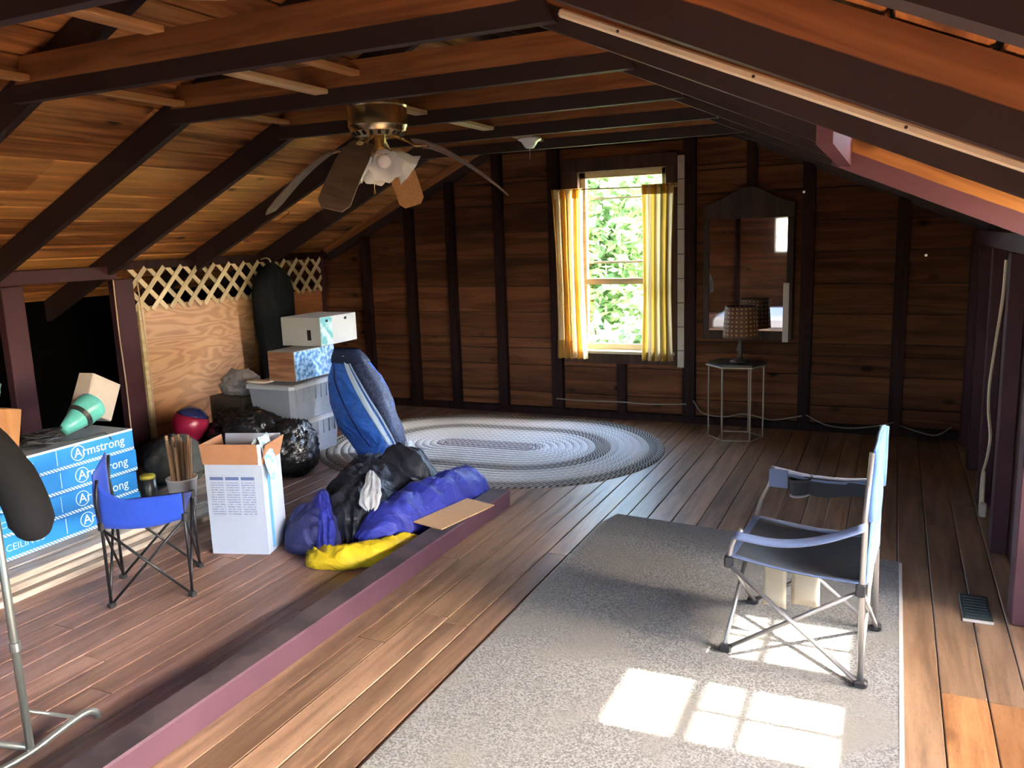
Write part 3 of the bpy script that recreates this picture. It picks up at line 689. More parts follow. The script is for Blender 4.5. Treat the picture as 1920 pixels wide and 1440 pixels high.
for k in range(4):
    a = R(45+90*k); d = Vector((math.cos(a)*.8, math.sin(a)*.8, -.6)).normalized()
    o = Vector((FX, FY, FZ-.245))+Vector((d.x, d.y, 0))*.05
    Mx = frame(o, d.orthogonal(), d.cross(d.orthogonal()), d)
    MB().tube([(FX, FY, FZ-.24), o+d*.03], .011, 8).build('lamp_arm', BRZ, fan)
    sh = MB().lathe([(.024, .02), (.048, .05), (.060, .085), (.066, .115), (.085, .145)], n=28, M=Mx, cap=False, fn=lambda q, r, z: (r*(1+(.10*math.cos(7*q) if z > .13 else 0)), z)).build('lamp_shade', TUL, fan, smooth=True)
    MB().lathe([(.008, .03), (.02, .055), (.035, .085), (.033, .105), (.016, .12), (.002, .122)], n=16, M=Mx).build('bulb', BULB, sh, smooth=True)
MB().tube([(FX-.02, FY-.03, FZ-.27), (FX-.022, FY-.032, FZ-.43)], .0018, 5).build('pull_chain', BRZ, fan)
MB().lathe([(.001, -.02), (.007, -.015), (.006, 0), (.001, .006)], (FX-.022, FY-.032, FZ-.435), 10).build('pull_knob', BRZ, fan)
sm = thing('smoke_detector', (-2.40, 5.55, 2.30), 'white plastic smoke detector under the furring strip', 'smoke detector')
WH = plain('white_plastic', (.75, .75, .70), .4)
MB().lathe([(.01, -.001), (.085, -.001), (.085, -.018), (.06, -.03), (.045, -.055), (.03, -.075), (.005, -.078)], (-2.40, 5.55, 2.30), 24).build('housing', WH, sm, smooth=True)
MB().tube([(-2.40, 5.55, 2.225), (-2.402, 5.55, 2.15)], .0015, 5).build('pull_string', WH, sm)

# cream batten screwed under the sunny-side rafter
bt = thing('wiring_batten', (-.35, 2.546, 1.95), 'long cream batten screwed along the underside of the rafter', 'batten')
def rp(x, dz=0): return Vector((x, 2.53, zin(x)-dz))
TH = THS[1]; Mx = Matrix.Translation((-.98, 2.5235, zin(-.98)+.045)) @ Matrix.Rotation(math.atan(SLS[1]-.012), 4, 'Y')
l0, l1 = 0, 1.58/math.cos(TH)
MB().cbox(l0, l1, -.022, -.001, 0, .026, .006).build('strip', plain('cream_paint', (.70, .66, .50), .45), bt, M=Mx)
for t in (.12, .37, .62, .87): MB().lathe([(.001, .0205), (.005, .0205), (.005, .0225), (.001, .0225)], n=8, M=Mx @ Matrix.Translation((l0+(l1-l0)*t, -.001, .013)) @ Matrix.Rotation(R(90), 4, 'X')).build('screw', plain('screw_dark', (.05, .04, .03), .5), bt)

# ------------------------------------------------------------------ gable furnishings
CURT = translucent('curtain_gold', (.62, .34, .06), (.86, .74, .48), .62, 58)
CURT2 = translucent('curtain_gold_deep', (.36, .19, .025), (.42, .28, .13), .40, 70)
RODM = plain('rod_brass', (.45, .33, .14), .4, .8)
rod = thing('curtain_rod', (-2.17, 6.72, 1.985), 'thin brass curtain rod across the sash window', 'curtain rod')
MB().tube([(-2.70, 6.735, 1.99), (-1.63, 6.735, 1.97)], .006, 8).build('rod', RODM, rod)
for x in (-2.69, -1.64): MB().box(x-.008, x+.008, 6.735, 6.79, 1.965, 1.995).build('bracket', RODM, rod)
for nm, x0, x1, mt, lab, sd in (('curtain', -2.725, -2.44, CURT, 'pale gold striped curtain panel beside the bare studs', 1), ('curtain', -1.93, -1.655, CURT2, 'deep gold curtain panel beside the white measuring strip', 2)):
    ct = thing(nm, ((x0+x1)/2, 6.735, .55), lab, 'curtain', 'curtains of the sash window')
    def cf(u, v, x0=x0, x1=x1, sd=sd):
        z = .535+(1.995-.535)*v; a = .014+.012*(1-v)
        y = 6.733+a*math.sin(u*2*math.pi*5+sd+.5*math.sin(v*3))+.006*noise.noise(Vector((u*5, v*4, sd)))
        cx = (x0+x1)/2; w = (x1-x0)*(1-.12*math.sin(v*math.pi))
        return (cx+(u-.5)*w+(.02*(1-v) if sd == 1 else -.01*(1-v)), y, z)
    MB().grid(48, 24, cf).build('panel', mt, ct, smooth=True)
    if sd == 1: MB().grid(24, 2, lambda u, v: (lambda p: (p[0], p[1]-.006, p[2]))(cf(u*.55, v*.11))).build('hem_band', translucent('hem', (.55, .30, .06), (.62, .38, .12), .5), ct, smooth=True)
    MB().grid(48, 2, lambda u, v: (lambda p: (p[0], p[1]-.008, p[2]))(cf(u, .945+v*.055))).build('heading', mt, ct, smooth=True)
ms = thing('measuring_strip', (-1.62, 6.78, 1.3), 'white vertical strip with tick marks beside the deep gold curtain', 'strip')
MB().box(-1.632, -1.578, 6.765, 6.788, .48, 2.21).build('strip', plain('strip_white', (.42, .36, .28), .6, 0, 9, .35), ms)
tk = MB()
for k in range(8): MB().box(-1.632, -1.578, 6.763, 6.7655, .62+k*.2, .627+k*.2).build('tick', plain('tick_dark', (.04, .03, .03), .8), ms)
MB().box(-2.70, -2.672, 6.765, 6.788, 2.0, 2.22).build('offcut', plain('strip_grey', (.45, .4, .36), .6), ms) if False else None

# arched mirror
mr = thing('wall_mirror', (-1.07, 6.77, .72), 'tall dark framed wall mirror with an arched top', 'mirror')
MF = wood('mirror_frame', (.028, .016, .012), (.06, .036, .026), 'Z', .7, .05, 0)
arch = []
for i in range(17):
    t = i/16; x = -1.40+.67*t
    z = 1.80+.115*math.sin(math.pi*t)**1.0 + (-.02*math.sin(3*math.pi*t)); arch.append((x, z))
MB().prism([(-1.42, 1.69), (-.72, 1.69), (-.72, 1.80)]+arch[::-1][1:-1]+[(-1.42, 1.80)], 'y', 6.755, 6.787).build('crest', MF, mr)
MB().cbox(-1.42, -1.372, 6.755, 6.787, .73, 1.69, .006).build('stile', MF, mr)
MB().cbox(-.772, -.72, 6.755, 6.787, .73, 1.69, .006).build('stile', MF, mr)
MB().cbox(-1.372, -.772, 6.755, 6.787, .73, .80, .006).build('bottom_rail', MF, mr)
mm, nt, b = newmat('mirror_glass'); b.inputs['Metallic'].default_value = 1; b.inputs['Base Color'].default_value = (.82, .84, .84, 1); b.inputs['Roughness'].default_value = .02
MB().box(-1.374, -.77, 6.768, 6.78, .798, 1.692).build('mirror_glass', mm, mr)
MB().box(-.792, -.748, 6.748, 6.756, .715, 1.18).build('pale_strip', plain('strip_pale2', (.5, .45, .40), .5), mr)

# hexagonal wire table with a beaded lamp
TX, TY = -1.09, 6.42
tb = thing('wire_table', (TX, TY, 0), 'small hexagonal table on thin pale wire legs below the mirror', 'table')
WIRE = plain('wire_cream', (.26, .215, .15), .4, .4)
hexp = [(TX+.225*math.cos(R(60*k+10)), TY+.2*math.sin(R(60*k+10))) for k in range(6)]
MB().prism(hexp, 'z', .582, .598).build('tabletop', plain('black_top', (.025, .022, .022), .3), tb)
MB().tube([(x, y, .575) for x, y in hexp], .007, 6, closed=True).build('rim', WIRE, tb)
for k in range(6):
    x, y = hexp[k]; x = TX+(x-TX)*.92; y = TY+(y-TY)*.92
    MB().tube([(x, y, .575), (x, y, .008)], .006, 6).build('leg', WIRE, tb)
MB().tube([(TX+(x-TX)*.92, TY+(y-TY)*.92, .007) for x, y in hexp], .006, 6, closed=True).build('base_ring', WIRE, tb)
lp = thing('table_lamp', (TX+.03, TY, .598), 'small lamp with a brown beaded drum shade on the wire table', 'lamp')
LX2 = TX+.03
MB().lathe([(.075, .598), (.078, .606), (.05, .62), (.02, .63), (.016, .66), (.028, .69), (.02, .72), (.012, .74), (.012, .80)], (LX2, TY, 0), 20).build('base', plain('lamp_base', (.03, .022, .02), .35), lp, smooth=True)
def bead_mat():
    m, nt, b = newmat('beaded_shade'); co, rnd = objco(nt, False); s = nd(nt, 'ShaderNodeSeparateXYZ'); nt.links.new(co, s.inputs[0])
    an = math_(nt, 'ARCTAN2', s.outputs[1], s.outputs[0])
    f = math_(nt, 'MULTIPLY', rampf(nt, math_(nt, 'SINE', math_(nt, 'MULTIPLY', an, 22)), -.2, .6), rampf(nt, math_(nt, 'SINE', math_(nt, 'MULTIPLY', s.outputs[2], 190)), -.3, .5))
    nt.links.new(mixc(nt, f, (.10, .035, .012), (.38, .20, .09)), b.inputs['Base Color']); b.inputs['Roughness'].default_value = .6; bump(nt, b, f, .6, .006); return m
shd = MB().lathe([(.128, .79), (.132, .80), (.118, 1.02), (.112, 1.028)], (LX2, TY, 0), 36, cap=False).build('lamp_shade', bead_mat(), lp, smooth=True)
for z, r in ((.792, .130), (1.026, .114)): MB().tube([(LX2+r*math.cos(R(15*k)), TY+r*math.sin(R(15*k)), z) for k in range(24)], .005, 6, closed=True).build('shade_ring', plain('shade_trim', (.05, .03, .02), .5), shd)
MB().tube([(LX2-.115, TY, 1.0), (LX2+.115, TY, 1.0)], .003, 5).build('spider', WIRE, lp)
MB().tube([(LX2, TY, .80), (LX2, TY, 1.0)], .004, 5).build('harp', WIRE, lp)

# cables stapled along the studs
CABM = plain('cable_grey', (.24, .20, .15), .5)
def cable(name, pts, r, lab, mat=CABM):
    return tag(MB().tube(smoothpts(pts), r, 6).build(name, mat), lab, 'cable', 'cables')
cable('wall_cable', [(-2.74, 6.78, .155), (-2.5, 6.775, .15), (-2.15, 6.78, .155), (-1.9, 6.775, .15), (-1.56, 6.78, .165)], .006, 'pale cable running under the sash window')
cable('wall_cable', [(-1.50, 6.78, .20), (-1.42, 6.775, .10), (-1.25, 6.78, .075), (-1.1, 6.775, .11), (-1.0, 6.78, .10), (-.85, 6.775, .075), (-.63, 6.78, .12)], .006, 'pale cable sagging behind the wire table')
cable('wall_cable', [(-.60, 6.78, .13), (-.45, 6.775, .06), (-.28, 6.775, .045), (-.1, 6.775, .07), (.04, 6.78, .11)], .005, 'pale cable sagging low between the two studs past the mirror')
cable('wall_cable', [(.08, 6.78, .09), (.2, 6.775, .05), (.33, 6.775, .03), (.43, 6.775, .10)], .005, 'pale cable end in the gable corner by the knee wall')
cord = thing('extension_cord', (.47, 4.7, 0), 'pale cord hanging down the knee wall to a plug', 'cord')
CRD = plain('cord_beige', (.55, .47, .33), .5)
MB().tube(smoothpts([(.468, 4.49, 1.42), (.466, 4.50, 1.25), (.462, 4.62, 1.02), (.46, 4.74, .80), (.46, 4.72, .66), (.462, 4.58, .55), (.46, 4.64, .42), (.46, 4.80, .28), (.46, 4.80, .10)]), .007, 8).build('cord', CRD, cord)
MB().tube(smoothpts([(.46, 4.72, .33), (.455, 4.66, .26), (.45, 4.60, .20)]), .007, 8).build('cord_tail', CRD, cord)
MB().cbox(.435, .468, 4.57, 4.61, .13, .20, .005).build('plug', plain('plug_grey', (.35, .3, .25), .5), cord)

# ------------------------------------------------------------------ folding armchair in the sun
V = Vector
def fabric(name, c, scale=220, rough=.85):
    m, nt, b = newmat(name); co, rnd = objco(nt, False)
    n = nd(nt, 'ShaderNodeTexNoise'); n.inputs['Scale'].default_value = scale; nt.links.new(co, n.inputs['Vector'])
    n2 = nd(nt, 'ShaderNodeTexNoise'); n2.inputs['Scale'].default_value = 7; n2.inputs['Detail'].default_value = 4; nt.links.new(co, n2.inputs['Vector'])
    f = math_(nt, 'ADD', math_(nt, 'MULTIPLY', n.outputs[0], .4), math_(nt, 'MULTIPLY', n2.outputs[0], .6))
    nt.links.new(mixc(nt, f, [x*.72 for x in c], [min(1, x*1.25) for x in c]), b.inputs['Base Color']); b.inputs['Roughness'].default_value = rough
    b.inputs['Specular IOR Level'].default_value = .25; b.inputs['Sheen Weight'].default_value = .1
    bump(nt, b, n2.outputs[0], .35, .02); return m
ALU = plain('aluminium_tube', (.42, .40, .37), .35, .75); BLKP = plain('black_plastic', (.02, .02, .022), .45)
SEATF = fabric('seat_charcoal', (.075, .08, .085)); BACKF = fabric('back_bluegrey', (.075, .155, .32)); ARMF = fabric('arm_bluegrey', (.14, .18, .30))
NF, NB, FF, FB = V((-.531, 2.977, 0)), V((-.051, 2.893, 0)), V((-.498, 3.436, 0)), V((-.014, 3.36, 0))
sNF, sNB, sFF, sFB = V((-.522, 2.985, .385)), V((-.062, 2.905, .375)), V((-.49, 3.43, .395)), V((-.025, 3.365, .385))
ch = thing('folding_armchair', (-.27, 3.17, 0), 'blue grey folding camp armchair with charcoal seat on the grey carpet', 'chair')
ft = V((0, 0, .0205))
def tb_(name, pts, r, mat, par, n=8): return MB().tube(pts, r, n).build(name, mat, par, smooth=True)
for a, b in ((NF, sNB), (NB, sNF), (FF, sFB), (FB, sFF), (NF, sFF), (FF, sNF), (NB, sFB), (FB, sNB)):
    b2 = b-V((0, 0, .02)); d = (b2-a).normalized(); side = V((-d.y, d.x, 0)).normalized()*.006
    tb_('cross_leg', [a+ft+side, b2+side], .0085, ALU, ch)
for p in (NF, NB, FF, FB): MB().cbox(p.x-.024, p.x+.024, p.y-.02, p.y+.02, .0105, .036, .006).build('foot', BLKP, ch)
for p in (sNF, sNB, sFF, sFB): MB().cbox(p.x-.017, p.x+.017, p.y-.017, p.y+.017, p.z-.035, p.z+.012, .005).build('corner_joint', BLKP, ch)
bNT, bFT = V((-.042, 2.90, .855)), V((-.018, 3.37, .845))
tb_('back_post', [NB+ft, sNB+V((.004, 0, 0)), V((-.056, 2.90, .62)), bNT], .0105, ALU, ch)
tb_('back_post', [FB+ft, sFB+V((.004, 0, 0)), V((-.02, 3.367, .62)), bFT], .0105, ALU, ch)
aNF, aFF = V((-.478, 2.985, .505)), V((-.418, 3.435, .615))
tb_('arm_post', smoothpts([sNF, sNF+V((.012, 0, .06)), aNF]), .0095, ALU, ch)
tb_('arm_post', smoothpts([sFF, sFF+V((.02, 0, .09)), sFF+V((.045, 0, .15)), aFF]), .0095, ALU, ch)
def seatf(u, v):
    p = (sNF*(1-u)+sNB*u)*(1-v)+(sFF*(1-u)+sFB*u)*v
    return p+V((0, 0, .012-.045*math.sin(math.pi*u)*math.sin(math.pi*v)-.012*math.sin(math.pi*u)))
MB().grid(18, 14, seatf, .004).build('seat', SEATF, ch, smooth=True)
for nm, f in (('seat_trim', lambda u, v: seatf(u, -.015+.05*v)+V((0, 0, .004))), ('seat_trim', lambda u, v: seatf(u, .965+.05*v)+V((0, 0, .004))), ('seat_trim', lambda u, v: seatf(-.015+.05*u, v)+V((0, 0, .004)))):
    MB().grid(18, 14 if nm == 'x' else 8, f, .005).build(nm, ARMF, ch, smooth=True)
def backf(u, v):     # u across near..far, v up
    p0 = V((-.058+.022*v, 2.905, 0))*(1-u)+V((-.020+.006*v, 3.366, 0))*u
    z = .375+.48*v+.03*math.sin(math.pi*u)*v-.012*u*v
    bil = .010*math.sin(math.pi*u)*math.sin(math.pi*min(1, .15+v*.8))
    return V((p0.x+.010+bil+.006*noise.noise(V((u*4, v*5, 3))), p0.y, z))
MB().grid(14, 18, backf, .004).build('backrest', BACKF, ch, smooth=True)
MB().grid(14, 3, lambda u, v: backf(u, .95+.06*v)+V((-.003, 0, 0)), .012).build('backrest_hem', BACKF, ch, smooth=True)
for u in (.0, 1.0): MB().tube([backf(u, q/8)+V((-.006, 0, 0)) for q in range(4, 9)], .0145, 8).build('post_sleeve', BACKF, ch, smooth=True)
def armn(u, v):
    p = V((-.50, 2.965, .505))*(1-u)+V((-.06, 2.885, .615))*u
    s = -.045*math.sin(math.pi*u)
    return p+V((.002*math.sin(9*u), (v-.5)*.055, s-.018*abs(v-.5)*2))
MB().grid(20, 5, armn, .010).build('armrest', ARMF, ch, smooth=True)
def armf(u, v):
    p = V((-.435, 3.435, .625))*(1-u)+V((-.03, 3.372, .625))*u
    return p+V((0, (v-.5)*.06, -.02*math.sin(math.pi*u)))
am = MB().grid(20, 5, armf, .010).build('armrest', ARMF, ch, smooth=True)
MB().grid(6, 5, lambda u, v: (V((-.437, 3.405, .628))+V((.075*u, -.010*u, -.075*v))), .006).build('arm_end_panel', ARMF, ch)
MESHF = fabric('arm_mesh', (.035, .038, .045))
MB().grid(12, 4, lambda u, v: (V((-.30, 3.39, .61))*(1-u)+V((-.04, 3.345, .61))*u)+V((0, 0, -.065*v-.012*math.sin(6*u)*v)), .003).build('mesh_pocket', MESHF, ch)
for z, r in ((.598, .045), (.53, .036)):
    MB().tube([(-.315+r*math.cos(R(20*k)), 3.40+r*math.sin(R(20*k)), z+.006*math.cos(R(20*k))) for k in range(18)], .005, 6, closed=True).build('cup_ring', plain('ring_grey', (.35, .36, .38), .5) if z < .55 else MESHF, ch)
MB().lathe([(.043, .0), (.036, -.066)], (-.315, 3.40, .597), 20, cap=False).build('cup_net', MESHF, ch)
FLAP = translucent('flap_cream', (.50, .42, .30), (.66, .58, .44), .3)
for x0, x1, zb in ((-.425, -.335, .12), (-.318, -.212, .14)):
    MB().grid(6, 6, lambda u, v: V((x0+(x1-x0)*u, 3.20-.02*u+.006*math.sin(4*u+3*v), .338-(.338-zb)*v+.012*math.sin(3*u)*v)), .003).build('hanging_flap', FLAP, ch, smooth=True)

# ------------------------------------------------------------------ child's blue folding chair
kc = thing('child_chair', (-3.17, 2.65, 0), "small bright blue child's folding chair with thin black legs", 'chair')
BLUEF = fabric('bright_blue', (.011, .045, .34)); BLKM = plain('black_metal', (.015, .015, .017), .4, .4)
bN, fN, bF, fF = V((-3.182, 2.397, 0)), V((-2.921, 2.627, 0)), V((-3.417, 2.659, 0)), V((-3.163, 2.909, 0))
hz = V((0, 0, .395))
for a, b in ((bN, fN), (fN, bN), (bF, fF), (fF, bF), (bN, bF), (bF, bN), (fN, fF), (fF, fN)):
    d = (b-a).normalized(); side = V((-d.y, d.x, 0))*.005
    tb_('cross_leg', [a+ft*.7+side, b+hz-V((0, 0, .015))+side], .0065, BLKM, kc)
for p in (bN, fN, bF, fF): MB().cbox(p.x-.017, p.x+.017, p.y-.015, p.y+.015, .001, .024, .004).build('foot', BLKP, kc); MB().cbox(p.x-.013, p.x+.013, p.y-.013, p.y+.013, .37, .41, .004).build('corner_joint', BLKP, kc)
tb_('post', [bN+ft, bN+V((0, 0, .40)), bN+V((-.012, -.005, .50)), bN+V((.006, .0, .605))], .0075, BLKM, kc)
tb_('post', [bF+ft, bF+V((0, 0, .40)), bF+V((-.012, -.005, .52)), bF+V((.0, .0, .635))], .0075, BLKM, kc)
for p, h in ((fN, .505), (fF, .41)): tb_('post', [p+ft, p+V((0, 0, h))], .0065, BLKM, kc)
def kseat(u, v):
    p = (bN*(1-u)+fN*u)*(1-v)+(bF*(1-u)+fF*u)*v
    return p+V((0, 0, .405-.04*math.sin(math.pi*u)*math.sin(math.pi*v)))
MB().grid(12, 12, kseat, .004).build('seat', BLUEF, kc, smooth=True)
def kback(u, v):
    p = bN*(1-u)+bF*u; bil = .035*math.sin(math.pi*u)*math.sin(math.pi*(.2+.7*v))
    return p+V((-.7*bil-.008, -.7*bil-.006, .385+.245*v+.02*u*v-.02*math.sin(math.pi*u)*v))
MB().grid(12, 10, kback, .005).build('backrest', BLUEF, kc, smooth=True)
def kside(a, b, ha, hb, out):
    def f(u, v):
        p = a*(1-u)+b*u; top = hb+(ha-hb)*max(0, 1-u*3.2)**1.6
        return p+V((out[0], out[1], 0))*(.012*math.sin(math.pi*u)+.006)+V((0, 0, .385-.02*math.sin(math.pi*u)*(1-v)+(top-.385)*v))
    return f
MB().grid(18, 6, kside(bN, fN, .60, .505, (.7, -.7)), .005).build('side_panel', BLUEF, kc, smooth=True)

# ------------------------------------------------------------------ lumber and ceiling tile cartons
for lay in range(3):
    for k in range(6):
        x0 = -3.665-.035*lay-.122*k-.006*((k*7+lay*5) % 3); y1 = 4.14-.07*((k*5+lay*3) % 4)
        if x0 < -4.42: continue
        b = MB().cbox(x0-.106, x0, 1.3+.05*((k+lay) % 3), y1, .001+.0315*lay, .032+.0315*lay, .003).build('lumber_board', M['lumber'])
        tag(b, ('pale rough board in the bottom layer of the lumber stack', 'pale rough board in the middle layer of the lumber stack', 'pale rough board in the top layer of lumber, under the blue cartons')[lay], 'board', 'lumber stack boards')
BLU = plain('carton_blue', (.016, .23, .62), .55, 0, 3, .12); CTOP = plain('carton_top', (.25, .28, .31), .7, 0, 6, .2); WHT = plain('print_white', (.80, .84, .88), .6)
def hatch_mat():
    m, nt, b = newmat('hatch_band'); co, rnd = objco(nt, False); s = nd(nt, 'ShaderNodeSeparateXYZ'); nt.links.new(co, s.inputs[0])
    f = rampf(nt, math_(nt, 'SINE', math_(nt, 'MULTIPLY', math_(nt, 'ADD', s.outputs[1], s.outputs[2]), 330)), -.5, -.2)
    nt.links.new(mixc(nt, f, (.03, .25, .6), (.82, .84, .86)), b.inputs['Base Color']); b.inputs['Roughness'].default_value = .6; return m
HAT = hatch_mat(); BX, BZ0, BH = -3.95, .0965, .125
for k in range(4):
    z0 = BZ0+BH*(3-k); dx = (0, -.006, .004, -.003)[k]; dy = (0, .012, -.01, .006)[k]
    bx = thing('tile_carton', (-4.2, 2.7, z0), 'blue ceiling tile carton with white lettering, %s of the stack of four' % ('topmost', 'second from the top', 'third from the top', 'lowest')[k], 'carton', 'stacked blue ceiling tile cartons')
    X = BX+dx
    MB().cbox(-4.42+dx, X, 2.05+dy, 3.25+dy, z0+.0005, z0+BH-.001, .003).build('body', BLU, bx)
    if k == 0: MB().box(-4.417+dx, X-.004, 2.055, 3.245, z0+BH-.0012, z0+BH+.0006).build('lid_panel', CTOP, bx); MB().box(X-.006, X+.0012, 2.06, 3.247, z0+BH-.010, z0+BH+.001).build('white_edge', WHT, bx)
    MB().box(X-.002, X+.0012, 2.055+dy, 3.247+dy, z0+.003, z0+.020).build('hatched_band', HAT, bx)
    fr = lambda y, z: frame((X+.0008, y+dy, z), (0, 1, 0), (0, 0, 1))
    text_part('Armstrong', .072, fr(2.868, z0+.048), WHT, bx, 'brand_lettering')
    MB().tube([(X+.0012, 2.891+dy+.040*math.cos(R(15*q)), z0+.071+.040*math.sin(R(15*q))) for q in range(1, 24)], .0022, 5).build('brand_ring', WHT, bx)
    text_part('CEILINGS', .05, fr(2.43, z0+.05), plain('print_pale', (.45, .62, .80), .6), bx, 'lettering')
    MB().box(X-.001, X+.001, 2.765+dy, 2.768+dy, z0+.03, z0+.115).build('print_rule', WHT, bx)
ZT = BZ0+BH*4+.001
# things on the cartons
tc_ = thing('teal_jug', (-4.2, 3.05, ZT), 'teal plastic jug lying tilted with a black strap on the cartons', 'jug')
TEAL = plain('teal_plastic', (.10, .42, .36), .3)
ax = V((-.10, .90, .42)).normalized(); e1 = ax.orthogonal().normalized(); Mx = frame((-4.10, 2.93, ZT+.045), e1, ax.cross(e1), ax)
MB().lathe([(.005, 0), (.03, .004), (.045, .06), (.065, .13), (.07, .15), (.076, .155), (.078, .20), (.082, .205), (.08, .245), (.06, .262), (.03, .266), (.005, .267)], n=28, M=Mx).build('body', TEAL, tc_, smooth=True)
MB().lathe([(.066, .118), (.069, .118), (.076, .142), (.073, .142)], n=28, M=Mx, cap=False).build('strap', BLKP, tc_)
bkm = thing('beige_carton', (-4.28, 3.28, ZT), 'open beige carton leaning behind the teal jug', 'carton')
BEI = plain('beige_card', (.46, .38, .31), .8, 0, 10, .12)
Mx = Matrix.Translation((-4.27, 3.33, ZT+.150)) @ Matrix.Rotation(R(8), 4, 'Z') @ Matrix.Rotation(R(-28), 4, 'X')
MB().xbox(Mx, .012, .22, .23, .002).build('front_panel', BEI, bkm)
MB().xbox(Mx @ Matrix.Translation((-.05, -.11, 0)), .10, .008, .23).build('side_panel', BEI, bkm)
MB().xbox(Mx @ Matrix.Translation((-.05, 0, -.115)), .10, .22, .008).build('bottom_panel', BEI, bkm)
cbp = thing('cable_bundle', (-4.05, 2.68, ZT), 'tangled black cable bundle on the topmost carton', 'cable')
rg = random.Random(5)
for q in range(5):
    pts = []
    for i in range(16):
        a = i*.8+q; pts.append((-4.08+rg.uniform(.03, .085)*math.cos(a), 2.76+q*.012+rg.uniform(.05, .13)*math.sin(a), ZT+.008+.012*q+rg.uniform(0, .03)))
    MB().tube(smoothpts(pts, 4), .005, 5).build('loop', BLKP, cbp)
MB().tube(smoothpts([(-4.05, 2.72, ZT+.03), (-4.0, 2.85, ZT+.012), (-3.985, 3.0, ZT+.009), (-3.965, 3.08, ZT+.010), (-3.942, 3.10, ZT-.03)]), .004, 6).build('lead', BLKP, cbp)
bn = MB().blob((-4.24, 2.86, ZT+.02), (.06, .10, .028), .3, 3, 4, 24, 12, floor=ZT).build('black_glove', BLKP, smooth=True); tag(bn, 'crumpled black glove between the cable bundle and the teal jug', 'glove')
wb2 = thing('wooden_box', (-4.12, 2.52, ZT), 'small orange wooden box standing on the cartons beside the rack', 'box')
OW = wood('box_orange', (.24, .10, .035), (.42, .20, .08), 'Z', .5, .1, 0)
Mx = Matrix.Translation((-4.06, 2.54, ZT+.150)) @ Matrix.Rotation(R(-12), 4, 'X')
MB().xbox(Mx, .14, .17, .21, .004).build('body', OW, wb2)
MB().xbox(Matrix.Translation((-4.06, 2.56, ZT+.018)), .12, .10, .034, .003).build('foot_block', WHT, wb2)
cl = MB().blob((-4.10, 2.50, ZT+.345), (.07, .10, .10), .35, 3.5, 8, 28, 18, ridge=True).build('teal_cloth', crumple('cloth_teal', (.14, .30, .28), .9, 8, .4), smooth=True); tag(cl, 'crumpled teal and grey cloth piled on the wooden box', 'cloth')

# ------------------------------------------------------------------ garment rack at the edge
rk = thing('garment_rack', (-2.47, 1.51, 0), 'silver tubular garment rack with a bent foot', 'rack')
RKM = plain('rack_chrome', (.30, .33, .31), .3, .85)
P0 = V((-2.47, 1.506, .035))
tb_('upright', [P0, P0+V((0, 0, .5)), P0+V((0, 0, 1.20))], .0125, RKM, rk, 12)
tb_('foot_tube', smoothpts([(-2.485, 1.36, .014), (-2.472, 1.50, .016), (-2.455, 1.63, .045), (-2.45, 1.70, .052), (-2.445, 1.73, .035), (-2.445, 1.735, .013)]), .0115, RKM, rk, 10)
tb_('brace', [P0+V((0, 0, .13)), (-2.452, 1.66, .055)], .006, RKM, rk)
MB().lathe([(.014, .37), (.0165, .372), (.0165, .40), (.014, .402)], (P0.x, P0.y, 0), 14).build('collar', RKM, rk)
P1 = P0+V((-1.05, -.25, 0))
tb_('upright', [P1, P1+V((0, 0, 1.20))], .0125, RKM, rk, 12)
tb_('foot_tube', [P1+V((-.01, -.2, -.02)), P1+V((0, 0, -.019)), P1+V((.01, .2, -.02))], .0115, RKM, rk)
tb_('top_bar', [P0+V((0, 0, 1.20)), P1+V((0, 0, 1.20))], .0125, RKM, rk, 12)
tb_('base_bar', [P0+V((0, 0, .0)), P1+V((0, 0, .0))], .010, RKM, rk, 10)
jk = thing('black_jacket', (-2.6, 1.6, .75), 'black jacket hanging from the garment rack', 'jacket')
BLKC = plain('black_cloth', (.006, .006, .0078), .9, 0, 12, .3, .2)
rings = []
for z, w, d in ((1.165, .03, .02), (1.14, .17, .05), (1.08, .22, .07), (.95, .22, .09), (.75, .23, .10), (.56, .24, .11)):
    rings.append([V((-2.84+w*math.cos(a)*.97, 1.44+w*math.cos(a)*.23+d*math.sin(a), z)) for a in (2*math.pi*q/20 for q in range(20))])
MB().loft(rings[::-1]).build('body', BLKC, jk, smooth=True)
MB().tube(smoothpts([(-2.62, 1.50, 1.10), (-2.53, 1.54, 1.04), (-2.47, 1.565, .95), (-2.438, 1.58, .86), (-2.42, 1.585, .78), (-2.422, 1.585, .725)], 4), [.055]*3+[.062]*6+[.066]*8+[.058, .052, .046, .03], 16).build('sleeve', BLKC, jk, smooth=True)
MB().tube(smoothpts([(-2.84, 1.44, 1.155), (-2.84, 1.44, 1.20), (-2.825, 1.443, 1.232), (-2.84, 1.44, 1.252), (-2.853, 1.437, 1.238)]), .003, 6).build('hanger_hook', RKM, jk)

